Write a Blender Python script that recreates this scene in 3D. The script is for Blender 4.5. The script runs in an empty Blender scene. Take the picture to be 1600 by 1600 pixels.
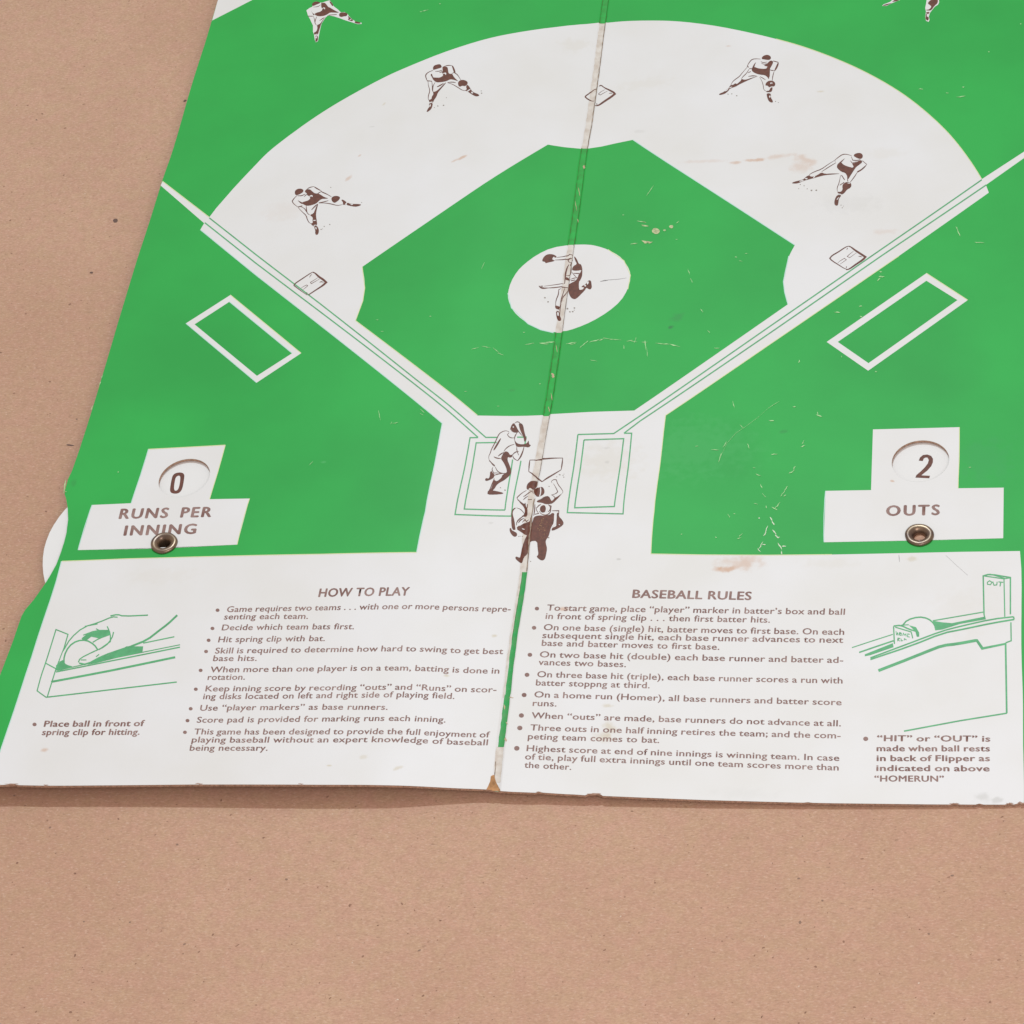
import bpy, bmesh, math, random
import numpy as np
from mathutils import Matrix, Vector
from mathutils.geometry import tessellate_polygon

random.seed(7)
scene = bpy.context.scene
C = scene.collection
R_ = math.radians

# ------------------------------------------------------------------ geometry of the shot
S = 0.205                       # metres per board unit (half the width of the white rules panel)
FOC = 5483.83213                # focal length in photo pixels (1600 wide), principal point in the centre
rv = np.array([2.39142513, 0.06752118, -0.23237686])
tv = np.array([0.036043, 0.09239081, 7.21996166])
th = np.linalg.norm(rv); kx = rv/th
K_ = np.array([[0, -kx[2], kx[1]], [kx[2], 0, -kx[0]], [-kx[1], kx[0], 0]])
RM = np.eye(3)+math.sin(th)*K_+(1-math.cos(th))*K_@K_
CAM_B = -RM.T@tv*S              # camera in board frame, metres
TILT = R_(0.90)                 # the left panel of the board lifts off the table
LIFT = 0.0013
XR = 1.05*S


def to_world(X, Y, Z):          # board frame (metres) to world
    x = X-XR
    return (XR+x*math.cos(TILT)+Z*math.sin(TILT), Y, LIFT-x*math.sin(TILT)+Z*math.cos(TILT))


# ------------------------------------------------------------------ camera
cam_d = bpy.data.cameras.new('camera')
cam = bpy.data.objects.new('camera', cam_d)
C.objects.link(cam)
rot = Matrix.Rotation(TILT, 3, 'Y')
right, down, fwd = [rot@Vector(RM[i]) for i in range(3)]
loc = Vector(to_world(*CAM_B))
m = Matrix((right, -down, -fwd)).transposed().to_4x4()
m.translation = loc
cam.matrix_world = m
cam_d.sensor_width = 36
cam_d.lens = FOC*36/1600
cam_d.clip_start = 0.05
cam_d.clip_end = 100
scene.camera = cam

# ------------------------------------------------------------------ light
w = bpy.data.worlds.new('World')
scene.world = w
w.use_nodes = True
w.node_tree.nodes['Background'].inputs[0].default_value = (1.0, 0.84, 0.75, 1)
w.node_tree.nodes['Background'].inputs[1].default_value = 0.495
scene.view_settings.view_transform = 'Standard'
scene.view_settings.look = 'None'
scene.view_settings.exposure = 0.0
scene.view_settings.gamma = 1.0


def area(name, pos, target, size, power, col):
    d = bpy.data.lights.new(name, 'AREA')
    d.shape = 'DISK'
    d.size = size
    d.energy = power
    d.color = col
    o = bpy.data.objects.new(name, d)
    o.location = pos
    o.rotation_euler = (Vector(target)-Vector(pos)).to_track_quat('-Z', 'Y').to_euler()
    C.objects.link(o)
    return o


area('key_lamp', (-0.35, 2.25, 3.75), (0, 0.1, 0), 0.17, 86, (0.79, 0.955, 1.0))
area('front_fill', (0.50, -0.92, 1.02), (0.1, -0.1, 0), 0.6, 6.0, (1.0, 0.91, 0.89))  # added fill lamp beside the camera, brightens the near side of the scene

# ------------------------------------------------------------------ board surface
crease_px = [(955, -30), (951, 0), (946, 37), (937.5, 105), (930, 160), (922.5, 212), (917.5, 232), (914, 260), (909, 300),
             (902.5, 350), (897.5, 382), (879, 517), (869, 587), (860, 647), (854, 675), (847, 725), (841, 750), (834, 785),
             (828, 832), (826, 860), (825, 893), (816, 945), (807, 1000), (801, 1050), (795, 1110), (787, 1167), (781, 1236)]


def ray(px, py, Z):
    d = RM.T@np.array([(px-800)/FOC, (py-800)/FOC, 1.0])
    k = (Z-CAM_B[2])/d[2]
    return CAM_B[0]+k*d[0], CAM_B[1]+k*d[1]


_c = sorted([(ray(x, y, 0)[1]/S, ray(x, y, 0)[0]/S) for x, y in crease_px])
VK = np.arange(-0.75, 2.2, 0.05)
_cy = np.array([a for a, b in _c]); _cx = np.array([b for a, b in _c])
CK = np.interp(VK, _cy, _cx)
CK = np.convolve(np.pad(CK, 1, mode='edge'), [.25, .5, .25], 'valid')


def cre(v):
    return float(np.interp(v, VK, CK))


GROOVE = [(-0.0165, 0.0), (-0.0125, -0.00045), (-0.0020, -0.0005), (0.0006, 0.0)]


def hump(u):
    if u > 0:
        return -0.0004*math.sin(min(u/1.05, 1)*math.pi)
    if u < -1.05:
        return 0.0
    if u < -0.25:
        return 0.0030*math.sin((u+1.05)/0.8*math.pi/2)**2
    return 0.0030*math.cos((u+0.25)/0.24*math.pi/2)**2 if u < -0.0165 else 0.0


UK = sorted([u for u in list(np.arange(-1.3, 0.0, 0.025))+list(np.arange(0.05, 1.31, 0.05)) if abs(u) > 0.03]+[-0.024, -0.019, 0.004, 0.010]+[g[0] for g in GROOVE])
GK = dict(GROOVE)
PK = [GK[u] if u in GK else hump(u) for u in UK]


def P(u):
    return float(np.interp(u, UK, PK))


def px2uv(px, py, dz=0.0):
    Z = dz
    for _ in range(5):
        X, Y = ray(px, py, Z)
        u = X/S-cre(Y/S)
        Z = P(u)+dz
    return (u, Y/S)


def uv3(u, v, z=0.0):
    return to_world((u+cre(v))*S, v*S, P(u)+z)


# ------------------------------------------------------------------ materials
def mat(name, col, rough=0.5, spec=0.35, noise=0.0, nscale=60.0, metallic=0.0, bump=0.0, bscale=900.0, tint=None):
    mt = bpy.data.materials.new(name)
    mt.use_nodes = True
    nt = mt.node_tree
    b = nt.nodes['Principled BSDF']
    b.inputs['Roughness'].default_value = rough
    b.inputs['Specular IOR Level'].default_value = spec
    b.inputs['Metallic'].default_value = metallic
    b.inputs['Base Color'].default_value = (*col, 1)
    tc = nt.nodes.new('ShaderNodeNewGeometry')
    if noise > 0:
        n = nt.nodes.new('ShaderNodeTexNoise')
        n.inputs['Scale'].default_value = nscale
        n.inputs['Detail'].default_value = 6
        nt.links.new(tc.outputs['Position'], n.inputs['Vector'])
        mx = nt.nodes.new('ShaderNodeMix')
        mx.data_type = 'RGBA'
        c2 = tint if tint else tuple(c*(1-noise) for c in col)
        mx.inputs[6].default_value = (*tuple(min(1, c*(1+noise*.6)) for c in col), 1)
        mx.inputs[7].default_value = (*c2, 1)
        mr = nt.nodes.new('ShaderNodeMapRange')
        mr.inputs[1].default_value = 0.35
        mr.inputs[2].default_value = 0.68
        nt.links.new(n.outputs['Fac'], mr.inputs[0])
        nt.links.new(mr.outputs[0], mx.inputs[0])
        nt.links.new(mx.outputs[2], b.inputs['Base Color'])
    if bump > 0:
        n = nt.nodes.new('ShaderNodeTexNoise')
        n.inputs['Scale'].default_value = bscale
        n.inputs['Detail'].default_value = 4
        nt.links.new(tc.outputs['Position'], n.inputs['Vector'])
        bp = nt.nodes.new('ShaderNodeBump')
        bp.inputs['Strength'].default_value = bump
        bp.inputs['Distance'].default_value = 0.0004
        nt.links.new(n.outputs['Fac'], bp.inputs['Height'])
        nt.links.new(bp.outputs['Normal'], b.inputs['Normal'])
    return mt


GREEN = (0.021, 0.408, 0.064)
WHITE = (0.775, 0.778, 0.80)
BROWN = (0.14, 0.043, 0.026)
M_green = mat('green_ink', GREEN, 0.45, 0.24, 0.11, 14, bump=0.05)
M_white = mat('white_print', WHITE, 0.45, 0.3, 0.03, 22, bump=0.05, tint=(0.755, 0.75, 0.745))
M_brown = mat('brown_ink', BROWN, 0.5, 0.3, 0.25, 700)
M_text = mat('brown_text_ink', (0.19, 0.088, 0.074), 0.5, 0.3, 0.1, 170, tint=(0.33, 0.21, 0.19))
M_line = mat('green_line_ink', (0.09, 0.41, 0.17), 0.45, 0.35, 0.15, 300)
M_dot = mat('grey_brown_ink', (0.30, 0.26, 0.23), 0.5, 0.3)
M_card = mat('card_core', (0.46, 0.31, 0.235), 0.9, 0.1, 0.3, 900)
M_cream = mat('exposed_paper', (0.46, 0.70, 0.38), 0.8, 0.1, 0.35, 900, tint=(0.22, 0.56, 0.22))
M_pale = mat('bare_paper', (0.72, 0.85, 0.66), 0.8, 0.1)
M_hingew = mat('worn_hinge_paper', (0.72, 0.69, 0.65), 0.7, 0.2, 0.10, 260, tint=(0.62, 0.55, 0.49))
M_hingeg = mat('worn_hinge_green', (0.035, 0.42, 0.08), 0.6, 0.2, 0.2, 250, tint=(0.05, 0.34, 0.07))
M_dirt = mat('crease_dirt', (0.36, 0.28, 0.22), 0.8, 0.1, 0.4, 500)
M_dirtg = mat('crease_grime_green', (0.04, 0.27, 0.06), 0.7, 0.1, 0.4, 500, tint=(0.09, 0.17, 0.05))
M_disk = mat('disk_card', (0.80, 0.805, 0.815), 0.5, 0.3)
M_orange = mat('torn_orange_card', (0.50, 0.27, 0.13), 0.9, 0.1, 0.35, 400)
M_brass = mat('aged_brass', (0.25, 0.18, 0.125), 0.36, 0.5, 0.35, 200, metallic=0.85, tint=(0.17, 0.125, 0.11))
M_yel = mat('yellow_misregister', (0.70, 0.76, 0.42), 0.45, 0.35)
M_cyan = mat('cyan_misregister', (0.50, 0.76, 0.70), 0.45, 0.35)


# stains printed into the white paper: soft irregular blotches at their own places
def add_stains(mt, stains):
    nt = mt.node_tree
    b = nt.nodes['Principled BSDF']
    src = b.inputs['Base Color'].links[0].from_socket
    geo = nt.nodes.new('ShaderNodeNewGeometry')
    n = nt.nodes.new('ShaderNodeTexNoise')
    n.inputs['Scale'].default_value = 260
    n.inputs['Detail'].default_value = 5
    nt.links.new(geo.outputs['Position'], n.inputs['Vector'])
    for (px, py, a, bb, ang, col, st) in stains:
        u, v = px2uv(px, py)
        c = Vector(uv3(u, v))
        sub = nt.nodes.new('ShaderNodeVectorMath'); sub.operation = 'SUBTRACT'
        nt.links.new(geo.outputs['Position'], sub.inputs[0]); sub.inputs[1].default_value = c
        rt = nt.nodes.new('ShaderNodeVectorRotate'); rt.rotation_type = 'Z_AXIS'
        rt.inputs['Angle'].default_value = -R_(ang)
        nt.links.new(sub.outputs[0], rt.inputs['Vector'])
        ml = nt.nodes.new('ShaderNodeVectorMath'); ml.operation = 'MULTIPLY'
        ml.inputs[1].default_value = (1/(a*S/770), 1/(bb*S/770), 0)
        nt.links.new(rt.outputs[0], ml.inputs[0])
        ln = nt.nodes.new('ShaderNodeVectorMath'); ln.operation = 'LENGTH'
        nt.links.new(ml.outputs[0], ln.inputs[0])
        ad = nt.nodes.new('ShaderNodeMath'); ad.operation = 'MULTIPLY_ADD'
        nt.links.new(n.outputs['Fac'], ad.inputs[0]); ad.inputs[1].default_value = 2.0
        nt.links.new(ln.outputs['Value'], ad.inputs[2])
        mr = nt.nodes.new('ShaderNodeMapRange'); mr.interpolation_type = 'SMOOTHSTEP'
        mr.inputs[1].default_value = 2.1; mr.inputs[2].default_value = 1.2
        mr.inputs[3].default_value = 0; mr.inputs[4].default_value = st
        nt.links.new(ad.outputs[0], mr.inputs[0])
        mx = nt.nodes.new('ShaderNodeMix'); mx.data_type = 'RGBA'
        nt.links.new(mr.outputs[0], mx.inputs[0])
        nt.links.new(src, mx.inputs[6]); mx.inputs[7].default_value = (*col, 1)
        src = mx.outputs[2]
    nt.links.new(src, b.inputs['Base Color'])


PK_ = (0.62, 0.40, 0.28); YE = (0.60, 0.52, 0.36); GR = (0.45, 0.44, 0.42)
add_stains(M_white, [
    (1155, 880, 40, 17, 0, PK_, .42), (1138, 889, 24, 8, 0, PK_, .8), (1170, 876, 26, 16, 30, PK_, .3), (1125, 891, 14, 6, 0, PK_, .5),
    (1180, 250, 24, 6, 4, PK_, .75), (1150, 254, 14, 5, 0, PK_, .6), (1215, 245, 30, 7, 10, PK_, .4), (1260, 250, 26, 12, -20, PK_, .45),
    (1250, 262, 22, 16, 0, PK_, .35), (1283, 143, 9, 4, 0, YE, .5), (1100, 252, 45, 6, 0, PK_, .22), (1385, 362, 30, 8, 0, PK_, .2),
    (952, 1140, 12, 20, 0, YE, .55), (945, 1152, 22, 12, 0, YE, .5), (948, 1103, 10, 5, 0, YE, .5), (880, 952, 9, 6, 0, PK_, .75),
    (724, 245, 13, 4, 38, PK_, .7), (710, 251, 8, 3, 38, PK_, .5), (545, 278, 10, 5, 60, PK_, .5), (562, 243, 6, 3, 50, PK_, .5),
    (600, 162, 7, 3, 60, YE, .45), (582, 198, 6, 2, 0, GR, .3), (697, 1056, 7, 4, 0, YE, .7), (773, 993, 5, 4, 0, YE, .6),
    (515, 1196, 6, 2.5, 0, YE, .6), (621, 1201, 10, 5, 30, YE, .5), (568, 1183, 8, 5, 0, YE, .35), (70, 1172, 7, 6, 0, PK_, .6),
    (1424, 873, 11, 7, 0, YE, .45), (967, 874, 5, 3, 0, GR, .5), (1395, 752, 5, 2.5, -20, PK_, .7), (1535, 1246, 16, 10, 0, GR, .35),
    (1558, 1250, 9, 7, 0, GR, .4), (767, 817, 6, 4, 0, GR, .3), (900, 70, 40, 20, 0, YE, .14), (950, 720, 70, 50, 0, YE, .16),
    (1010, 130, 60, 20, 10, YE, .10), (450, 330, 60, 30, 0, PK_, .08), (880, 470, 40, 20, 0, GR, .06), (1330, 320, 70, 30, 0, GR, .10),
    (860, 1185, 30, 14, 0, GR, .10), (1380, 240, 50, 20, 0, YE, .10), (1160, 1240, 60, 14, 0, GR, .08), (1020, 980, 80, 30, 0, YE, .07),
    (600, 790, 60, 60, 0, YE, .08), (1500, 960, 60, 60, 0, YE, .09), (250, 900, 80, 20, 0, YE, .08), (1300, 880, 60, 12, 0, YE, .10),
    (946, 700, 8, 3, 0, GR, .3), (948, 722, 5, 4, 0, GR, .3), (1000, 205, 12, 5, 0, GR, .15), (1138, 72, 7, 3, 0, PK_, .35)])
add_stains(M_green, [
    (1047, 511, 7, 6, 0, (0.03, 0.2, 0.06), .8), (1058, 495, 16, 10, 40, (0.035, 0.28, 0.07), .5), (505, 722, 6, 4, 0, (0.10, 0.5, 0.16), .4),
    (1226, 674, 9, 5, 0, (0.03, 0.25, 0.06), .45), (800, 610, 8, 5, 0, (0.03, 0.28, 0.05), .45), (1540, 720, 60, 60, 0, (0.04, 0.36, 0.1), .3),
    (115, 755, 7, 12, 0, (0.03, 0.28, 0.06), .45), (1080, 700, 120, 80, 0, (0.07, 0.47, 0.13), .3)])


# ------------------------------------------------------------------ mesh helpers
def tag(o, label=None, cat=None, kind=None, group=None):
    if label: o['label'] = label
    if cat: o['category'] = cat
    if kind: o['kind'] = kind
    if group: o['group'] = group
    return o


def link(name, me, mats, parent):
    for mm in (mats if isinstance(mats, (list, tuple)) else [mats]):
        me.materials.append(mm)
    o = bpy.data.objects.new(name, me)
    C.objects.link(o)
    o.parent = parent
    return o


def bbox(pts):
    a = np.array(pts)
    return a[:, 0].min(), a[:, 0].max(), a[:, 1].min(), a[:, 1].max()


def flat_bm(polys, tris=None, eps=0.0):
    """polys: list of (outer, holes) in uv -> flat bmesh; each polygon gets a hair more height than the last."""
    bm = bmesh.new()
    k = 0
    for outer, holes in polys:
        loops = [outer]+list(holes)
        flat = [Vector((p[0], p[1], 0)) for l in loops for p in l]
        t = tessellate_polygon([[Vector((p[0], p[1], 0)) for p in l] for l in loops])
        vs = [bm.verts.new((p.x, p.y, k*eps)) for p in flat]
        k += 1
        for a in t:
            try:
                f = bm.faces.new([vs[i] for i in a])
            except ValueError:
                pass
    if tris:
        for verts, faces in tris:
            vs = [bm.verts.new((p[0], p[1], p[2] if len(p) > 2 else 0)) for p in verts]
            for f in faces:
                try:
                    bm.faces.new([vs[i] for i in f])
                except ValueError:
                    pass
    for f in bm.faces:
        f.normal_update()
        if f.normal.z < 0:
            f.normal_flip()
    return bm


def cut(bm):
    if not bm.verts:
        return
    u0, u1, v0, v1 = bbox([v.co[:2] for v in bm.verts])
    for k in UK:
        if u0+1e-6 < k < u1-1e-6:
            bmesh.ops.bisect_plane(bm, geom=bm.verts[:]+bm.edges[:]+bm.faces[:], plane_co=(k, 0, 0), plane_no=(1, 0, 0), dist=1e-7)
    if u0 < 0.03 and u1 > -0.05 or (u1-u0) > 0.5:
        for k in VK:
            if v0+1e-6 < k < v1-1e-6:
                bmesh.ops.bisect_plane(bm, geom=bm.verts[:]+bm.edges[:]+bm.faces[:], plane_co=(0, k, 0), plane_no=(0, 1, 0), dist=1e-7)


LAY = 0.000013


def sheet(name, polys, mt, layer, parent, base=0.0, tris=None, eps=0.0, docut=True):
    bm = flat_bm(polys, tris, eps)
    if docut:
        cut(bm)
    for v in bm.verts:
        v.co = uv3(v.co.x, v.co.y, base+layer*LAY+v.co.z)
    for f in bm.faces:
        f.smooth = True
    me = bpy.data.meshes.new(name)
    bm.to_mesh(me)
    bm.free()
    return link(name, me, mt, parent)


def slab(name, polys, mats, parent, top=0.0, thick=0.002, bevel=0.0):
    bm = flat_bm(polys)
    bmesh.ops.remove_doubles(bm, verts=bm.verts, dist=1e-7)
    cut(bm)
    for v in bm.verts:
        v.co = uv3(v.co.x, v.co.y, top)
    topf = list(bm.faces)
    r = bmesh.ops.extrude_face_region(bm, geom=topf)
    newf = [g for g in r['geom'] if isinstance(g, bmesh.types.BMFace)]
    for g in r['geom']:
        if isinstance(g, bmesh.types.BMVert):
            g.co.z -= thick
    tops = set(topf)
    bm.normal_update()
    alive = [f for f in bm.faces]
    for f in alive:
        f.material_index = 1
    for f in alive:
        zs = sum(v.co.z for v in f.verts)/len(f.verts)
    bmesh.ops.recalc_face_normals(bm, faces=bm.faces)
    for f in bm.faces:
        f.normal_update()
        if f.normal.z > 0.35:
            f.material_index = 0
            f.smooth = True
    for e in bm.edges:
        if len(e.link_faces) == 2 and e.link_faces[0].material_index != e.link_faces[1].material_index:
            e.smooth = False
    me = bpy.data.meshes.new(name)
    bm.to_mesh(me)
    bm.free()
    return link(name, me, mats, parent)


def U(pts, dz=0.0):
    return [px2uv(x, y, dz) for x, y in pts]


def Z4(x0, y0, k, pts):
    return [(x0+x/k, y0+y/k) for x, y in pts]


def ribbon(pts, wd, taper=False):
    """polyline -> closed outline polygon in the same 2D space"""
    p = np.array(pts, float)
    n = len(p)
    L, Rr = [], []
    for i in range(n):
        if i == 0: d = p[1]-p[0]
        elif i == n-1: d = p[-1]-p[-2]
        else:
            a = p[i]-p[i-1]; b = p[i+1]-p[i]
            d = a/(np.linalg.norm(a)+1e-9)+b/(np.linalg.norm(b)+1e-9)
        d = d/(np.linalg.norm(d)+1e-9)
        nn = np.array([-d[1], d[0]])
        ww = wd/2
        if taper and n > 2:
            s = i/(n-1)
            ww *= 0.35+0.65*math.sin(math.pi*min(max(s, 0.04), .96))
        if 0 < i < n-1:
            a = (p[i]-p[i-1]); a /= np.linalg.norm(a)+1e-9
            cosn = max(0.5, abs(float(np.dot(nn, np.array([-a[1], a[0]])))))
            ww /= cosn
        L.append(tuple(p[i]+nn*ww)); Rr.append(tuple(p[i]-nn*ww))
    return L+Rr[::-1]


def ribbon2(pts, wd):
    p = np.array(pts, float)
    d = np.gradient(p, axis=0)
    d /= np.linalg.norm(d, axis=1)[:, None]
    nn = np.stack([-d[:, 1], d[:, 0]], 1)
    w_ = wd/2*np.sin(np.linspace(.4, math.pi-.4, len(p)))[:, None]
    return [tuple(q) for q in p+nn*w_]+[tuple(q) for q in (p-nn*w_)[::-1]]


def smooth(pts, it=2, closed=False):
    """Chaikin corner cutting that keeps hard corners"""
    for _ in range(it):
        if not closed:
            q = [pts[0]]
            n = len(pts)
            for i in range(1, n-1):
                a, b_, c_ = pts[i-1], pts[i], pts[i+1]
                d1 = math.atan2(b_[1]-a[1], b_[0]-a[0]); d2 = math.atan2(c_[1]-b_[1], c_[0]-b_[0])
                t = abs((d2-d1+math.pi) % (2*math.pi)-math.pi)
                if t > 0.95 or t < 0.03:
                    q.append(b_)
                else:
                    q.append((b_[0]*.75+a[0]*.25, b_[1]*.75+a[1]*.25)); q.append((b_[0]*.75+c_[0]*.25, b_[1]*.75+c_[1]*.25))
            q.append(pts[-1])
            pts = q
            continue
        q = []
        n = len(pts)
        rng = range(n) if closed else range(n-1)
        if not closed: q.append(pts[0])
        for i in rng:
            a = pts[i]; b = pts[(i+1) % n]
            q.append((a[0]*.75+b[0]*.25, a[1]*.75+b[1]*.25))
            q.append((a[0]*.25+b[0]*.75, a[1]*.25+b[1]*.75))
        if not closed: q.append(pts[-1])
        pts = q
    return pts


def circ(cu, cv, r, n=48, ph=0):
    return [(cu+r*math.cos(2*math.pi*i/n+ph), cv+r*math.sin(2*math.pi*i/n+ph)) for i in range(n)]


def blob(x, y, r, n=8, asp=0.75):
    return [(x+r*math.cos(2*math.pi*i/n)*random.uniform(.85, 1.15), y+asp*r*math.sin(2*math.pi*i/n)*random.uniform(.85, 1.15)) for i in range(n)]


# ------------------------------------------------------------------ table
TH = 0.0
tb = bmesh.new()
g = 3.0
for x, y in ((-g, -g), (g, -g), (g, g), (-g, g)):
    tb.verts.new((x, y, 0))
tb.faces.new(tb.verts[:])
r = bmesh.ops.extrude_face_region(tb, geom=tb.faces[:])
for e in r['geom']:
    if isinstance(e, bmesh.types.BMVert):
        e.co.z -= 0.02
bmesh.ops.recalc_face_normals(tb, faces=tb.faces)
me = bpy.data.meshes.new('tabletop'); tb.to_mesh(me); tb.free()
M_table = bpy.data.materials.new('brown_hardboard'); M_table.use_nodes = True
nt = M_table.node_tree
b = nt.nodes['Principled BSDF']
b.inputs['Roughness'].default_value = 0.55
b.inputs['Specular IOR Level'].default_value = 0.12
geo = nt.nodes.new('ShaderNodeNewGeometry')


def noise(scale, detail=5, stretch=None, rotz=0, rough=0.55):
    n = nt.nodes.new('ShaderNodeTexNoise')
    n.inputs['Scale'].default_value = scale
    n.inputs['Detail'].default_value = detail
    n.inputs['Roughness'].default_value = rough
    mp = nt.nodes.new('ShaderNodeMapping')
    mp.inputs['Rotation'].default_value = (0, 0, rotz)
    if stretch: mp.inputs['Scale'].default_value = stretch
    nt.links.new(geo.outputs['Position'], mp.inputs['Vector'])
    nt.links.new(mp.outputs[0], n.inputs['Vector'])
    return n.outputs['Fac']


def mr(src, a, b_, c=0, d=1):
    x = nt.nodes.new('ShaderNodeMapRange')
    for i, vv in enumerate((a, b_, c, d)):
        x.inputs[i+1].default_value = vv
    nt.links.new(src, x.inputs[0])
    return x.outputs[0]


def mix(f, c1, c2):
    x = nt.nodes.new('ShaderNodeMix'); x.data_type = 'RGBA'
    nt.links.new(f, x.inputs[0])
    for i, cc in ((6, c1), (7, c2)):
        if isinstance(cc, tuple): x.inputs[i].default_value = (*cc, 1)
        else: nt.links.new(cc, x.inputs[i])
    return x.outputs[2]


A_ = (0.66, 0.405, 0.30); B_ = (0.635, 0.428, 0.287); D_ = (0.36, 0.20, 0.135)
c1 = mix(mr(noise(120, 4), 0.38, 0.64), A_, B_)
c1 = mix(mr(noise(26, 4), 0.35, 0.7, 0, 0.16), c1, D_)
c1 = mix(mr(noise(3.1, 2, None, 2.2), 0.40, 0.62, 0, 0.30), c1, (0.44, 0.235, 0.15))  # broad brown blotches, turned so the upper left darkens like fading light
c1 = mix(mr(noise(210, 6, (1, 1.5, 1), 0.3), 0.34, 0.72, 0, 0.30), c1, D_)
c1 = mix(mr(noise(640, 5, (1, 2.0, 1), 0.35), 0.42, 0.75, 0, 0.55), c1, D_)
c1 = mix(mr(noise(560, 4, (1, 2.4, 1), -0.2), 0.54, 0.72, 0, 0.60), c1, (0.74, 0.54, 0.43))
c1 = mix(mr(noise(330, 2, (1, 2.2, 1), 0.5), 0.66, 0.73, 0, 0.45), c1, (0.27, 0.16, 0.11))
c1 = mix(mr(noise(1300, 2, (1, 1.8, 1), 0.3), 0.45, 0.75, 0, 0.5), c1, (0.42, 0.26, 0.19))
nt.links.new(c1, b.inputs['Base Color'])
bp = nt.nodes.new('ShaderNodeBump'); bp.inputs['Strength'].default_value = 0.12; bp.inputs['Distance'].default_value = 0.0005
nt.links.new(noise(600, 5, (1, 2, 1), 0.3), bp.inputs['Height'])
nt.links.new(bp.outputs[0], b.inputs['Normal'])
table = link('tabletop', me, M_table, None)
tag(table, 'bare brown hardboard tabletop with small dark fibres under the game board', None, 'structure')


def table_pt(px, py, z=0.00002):
    d = right*((px-800)/FOC)+down*((py-800)/FOC)+fwd
    k = (z-loc.z)/d.z
    return loc+d*k


M_fleck = mat('dark_fibre', (0.33, 0.19, 0.135), 0.8, 0.1, 0.3, 800)
M_fleck2 = mat('pale_fibre', (0.70, 0.55, 0.45), 0.8, 0.1)
M_fleckg = mat('grey_speck', (0.17, 0.115, 0.10), 0.9, 0.02)
for nm, mt, cnt, rmin, rmax in (('dark_fibres', M_fleck, 5000, .00014, .00045), ('pale_fibres', M_fleck2, 1500, .00010, .00030)):
    bm = bmesh.new()
    for i in range(cnt):
        x = random.uniform(-0.42, 0.42); y = random.uniform(-0.32, 0.42)
        L = random.uniform(rmin, rmax)*(1 if random.random() < .8 else 1.8); W = L*random.uniform(.3, .8)
        a = random.gauss(0.35, 0.7)
        vs = []
        for j in range(6):
            t = j*math.pi/3
            dx, dy = L*math.cos(t)*random.uniform(.7, 1.2), W*math.sin(t)*random.uniform(.7, 1.2)
            vs.append(bm.verts.new((x+dx*math.cos(a)-dy*math.sin(a), y+dx*math.sin(a)+dy*math.cos(a), 0.00002+i*1e-8)))
        bm.faces.new(vs)
    me = bpy.data.meshes.new(nm); bm.to_mesh(me); bm.free()
    tag(link(nm, me, mt, table), 'tiny fibres showing in the hardboard surface', None, 'stuff')
bm = bmesh.new()
for i in range(520):          # thin curved fibres pressed into the board
    x = random.uniform(-0.42, 0.42); y = random.uniform(-0.32, 0.42)
    a = random.gauss(0.4, 0.9); L = random.uniform(.0006, .0020); k = random.gauss(0, 0.5); wd = random.uniform(.00006, .00012)
    pts = []
    for j in range(5):
        t = j/4
        pts.append((x, y)); x += L/4*math.cos(a+k*t); y += L/4*math.sin(a+k*t)
    rb = ribbon2(pts, wd)
    vs = [bm.verts.new((p[0], p[1], 0.00005+i*2e-8)) for p in rb]
    n = len(vs)//2
    for j in range(n-1):
        bm.faces.new((vs[j], vs[j+1], vs[2*n-2-j], vs[2*n-1-j]))
bmesh.ops.recalc_face_normals(bm, faces=bm.faces)
me = bpy.data.meshes.new('thin_fibres'); bm.to_mesh(me); bm.free()
tag(link('thin_fibres', me, M_fleck, table), 'thin curved fibres in the hardboard', None, 'stuff')
M_fleckb = mat('brown_speck', (0.30, 0.20, 0.155), 0.9, 0.02)
spk = {}


def dspec(x, y, L, W, a, mt):
    bm = spk.setdefault(mt.name, (bmesh.new(), mt))[0]
    ca, sa = math.cos(R_(a)), math.sin(R_(a))
    vs = []
    for j in range(9):
        t = j*2*math.pi/9
        k = random.uniform(.75, 1.15)
        vs.append(bm.verts.new(table_pt(x+k*(L*math.cos(t)*ca+W*math.sin(t)*sa), y+k*(-L*math.cos(t)*sa+W*math.sin(t)*ca), 0.00006)))
    bm.faces.new(vs)


for (x, y, L, W, a) in [(180, 344.5, 4.5, 3.6, 10), (143, 426, 2.6, 2, 0), (289, 157.5, 3, 1.6, 20), (110, 695.5, 7, 1.3, -4), ]:
    dspec(x, y, L, W, a, M_fleckg)
for (x, y, L, W, a) in [(120, 655, 2, 1.5, 0), (57, 187, 1.8, 1.6, 0),
                        (203, 1441, 2.4, 1.4, 30), (447.5, 1374, 3, 2, 0), (1488, 1368, 3.5, 2, 10), (1248, 1372.5, 3, 2, 0), (1250, 1441, 3, 4, 0), (655, 1485, 4, 1.6, 20),
                        (1285, 1407, 2.6, 2, 0), (277, 1319.5, 3, 2, 0), (78, 1293, 3, 1.6, 20), (22.5, 1243, 2.5, 1.6, 0), (131, 1440, 2, 1.6, 0), (288, 1475, 3, 1.4, 25), (1451, 1459, 2.6, 2, 0)]:
    dspec(x, y, L*.8, W*.8, a, M_fleckb)
for bm, mt in spk.values():
    bmesh.ops.recalc_face_normals(bm, faces=bm.faces)
    me = bpy.data.meshes.new('dark_specks'); bm.to_mesh(me); bm.free()
    tag(link('dark_specks', me, mt, table), 'scattered dark specks on the hardboard', None, 'stuff')

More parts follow.
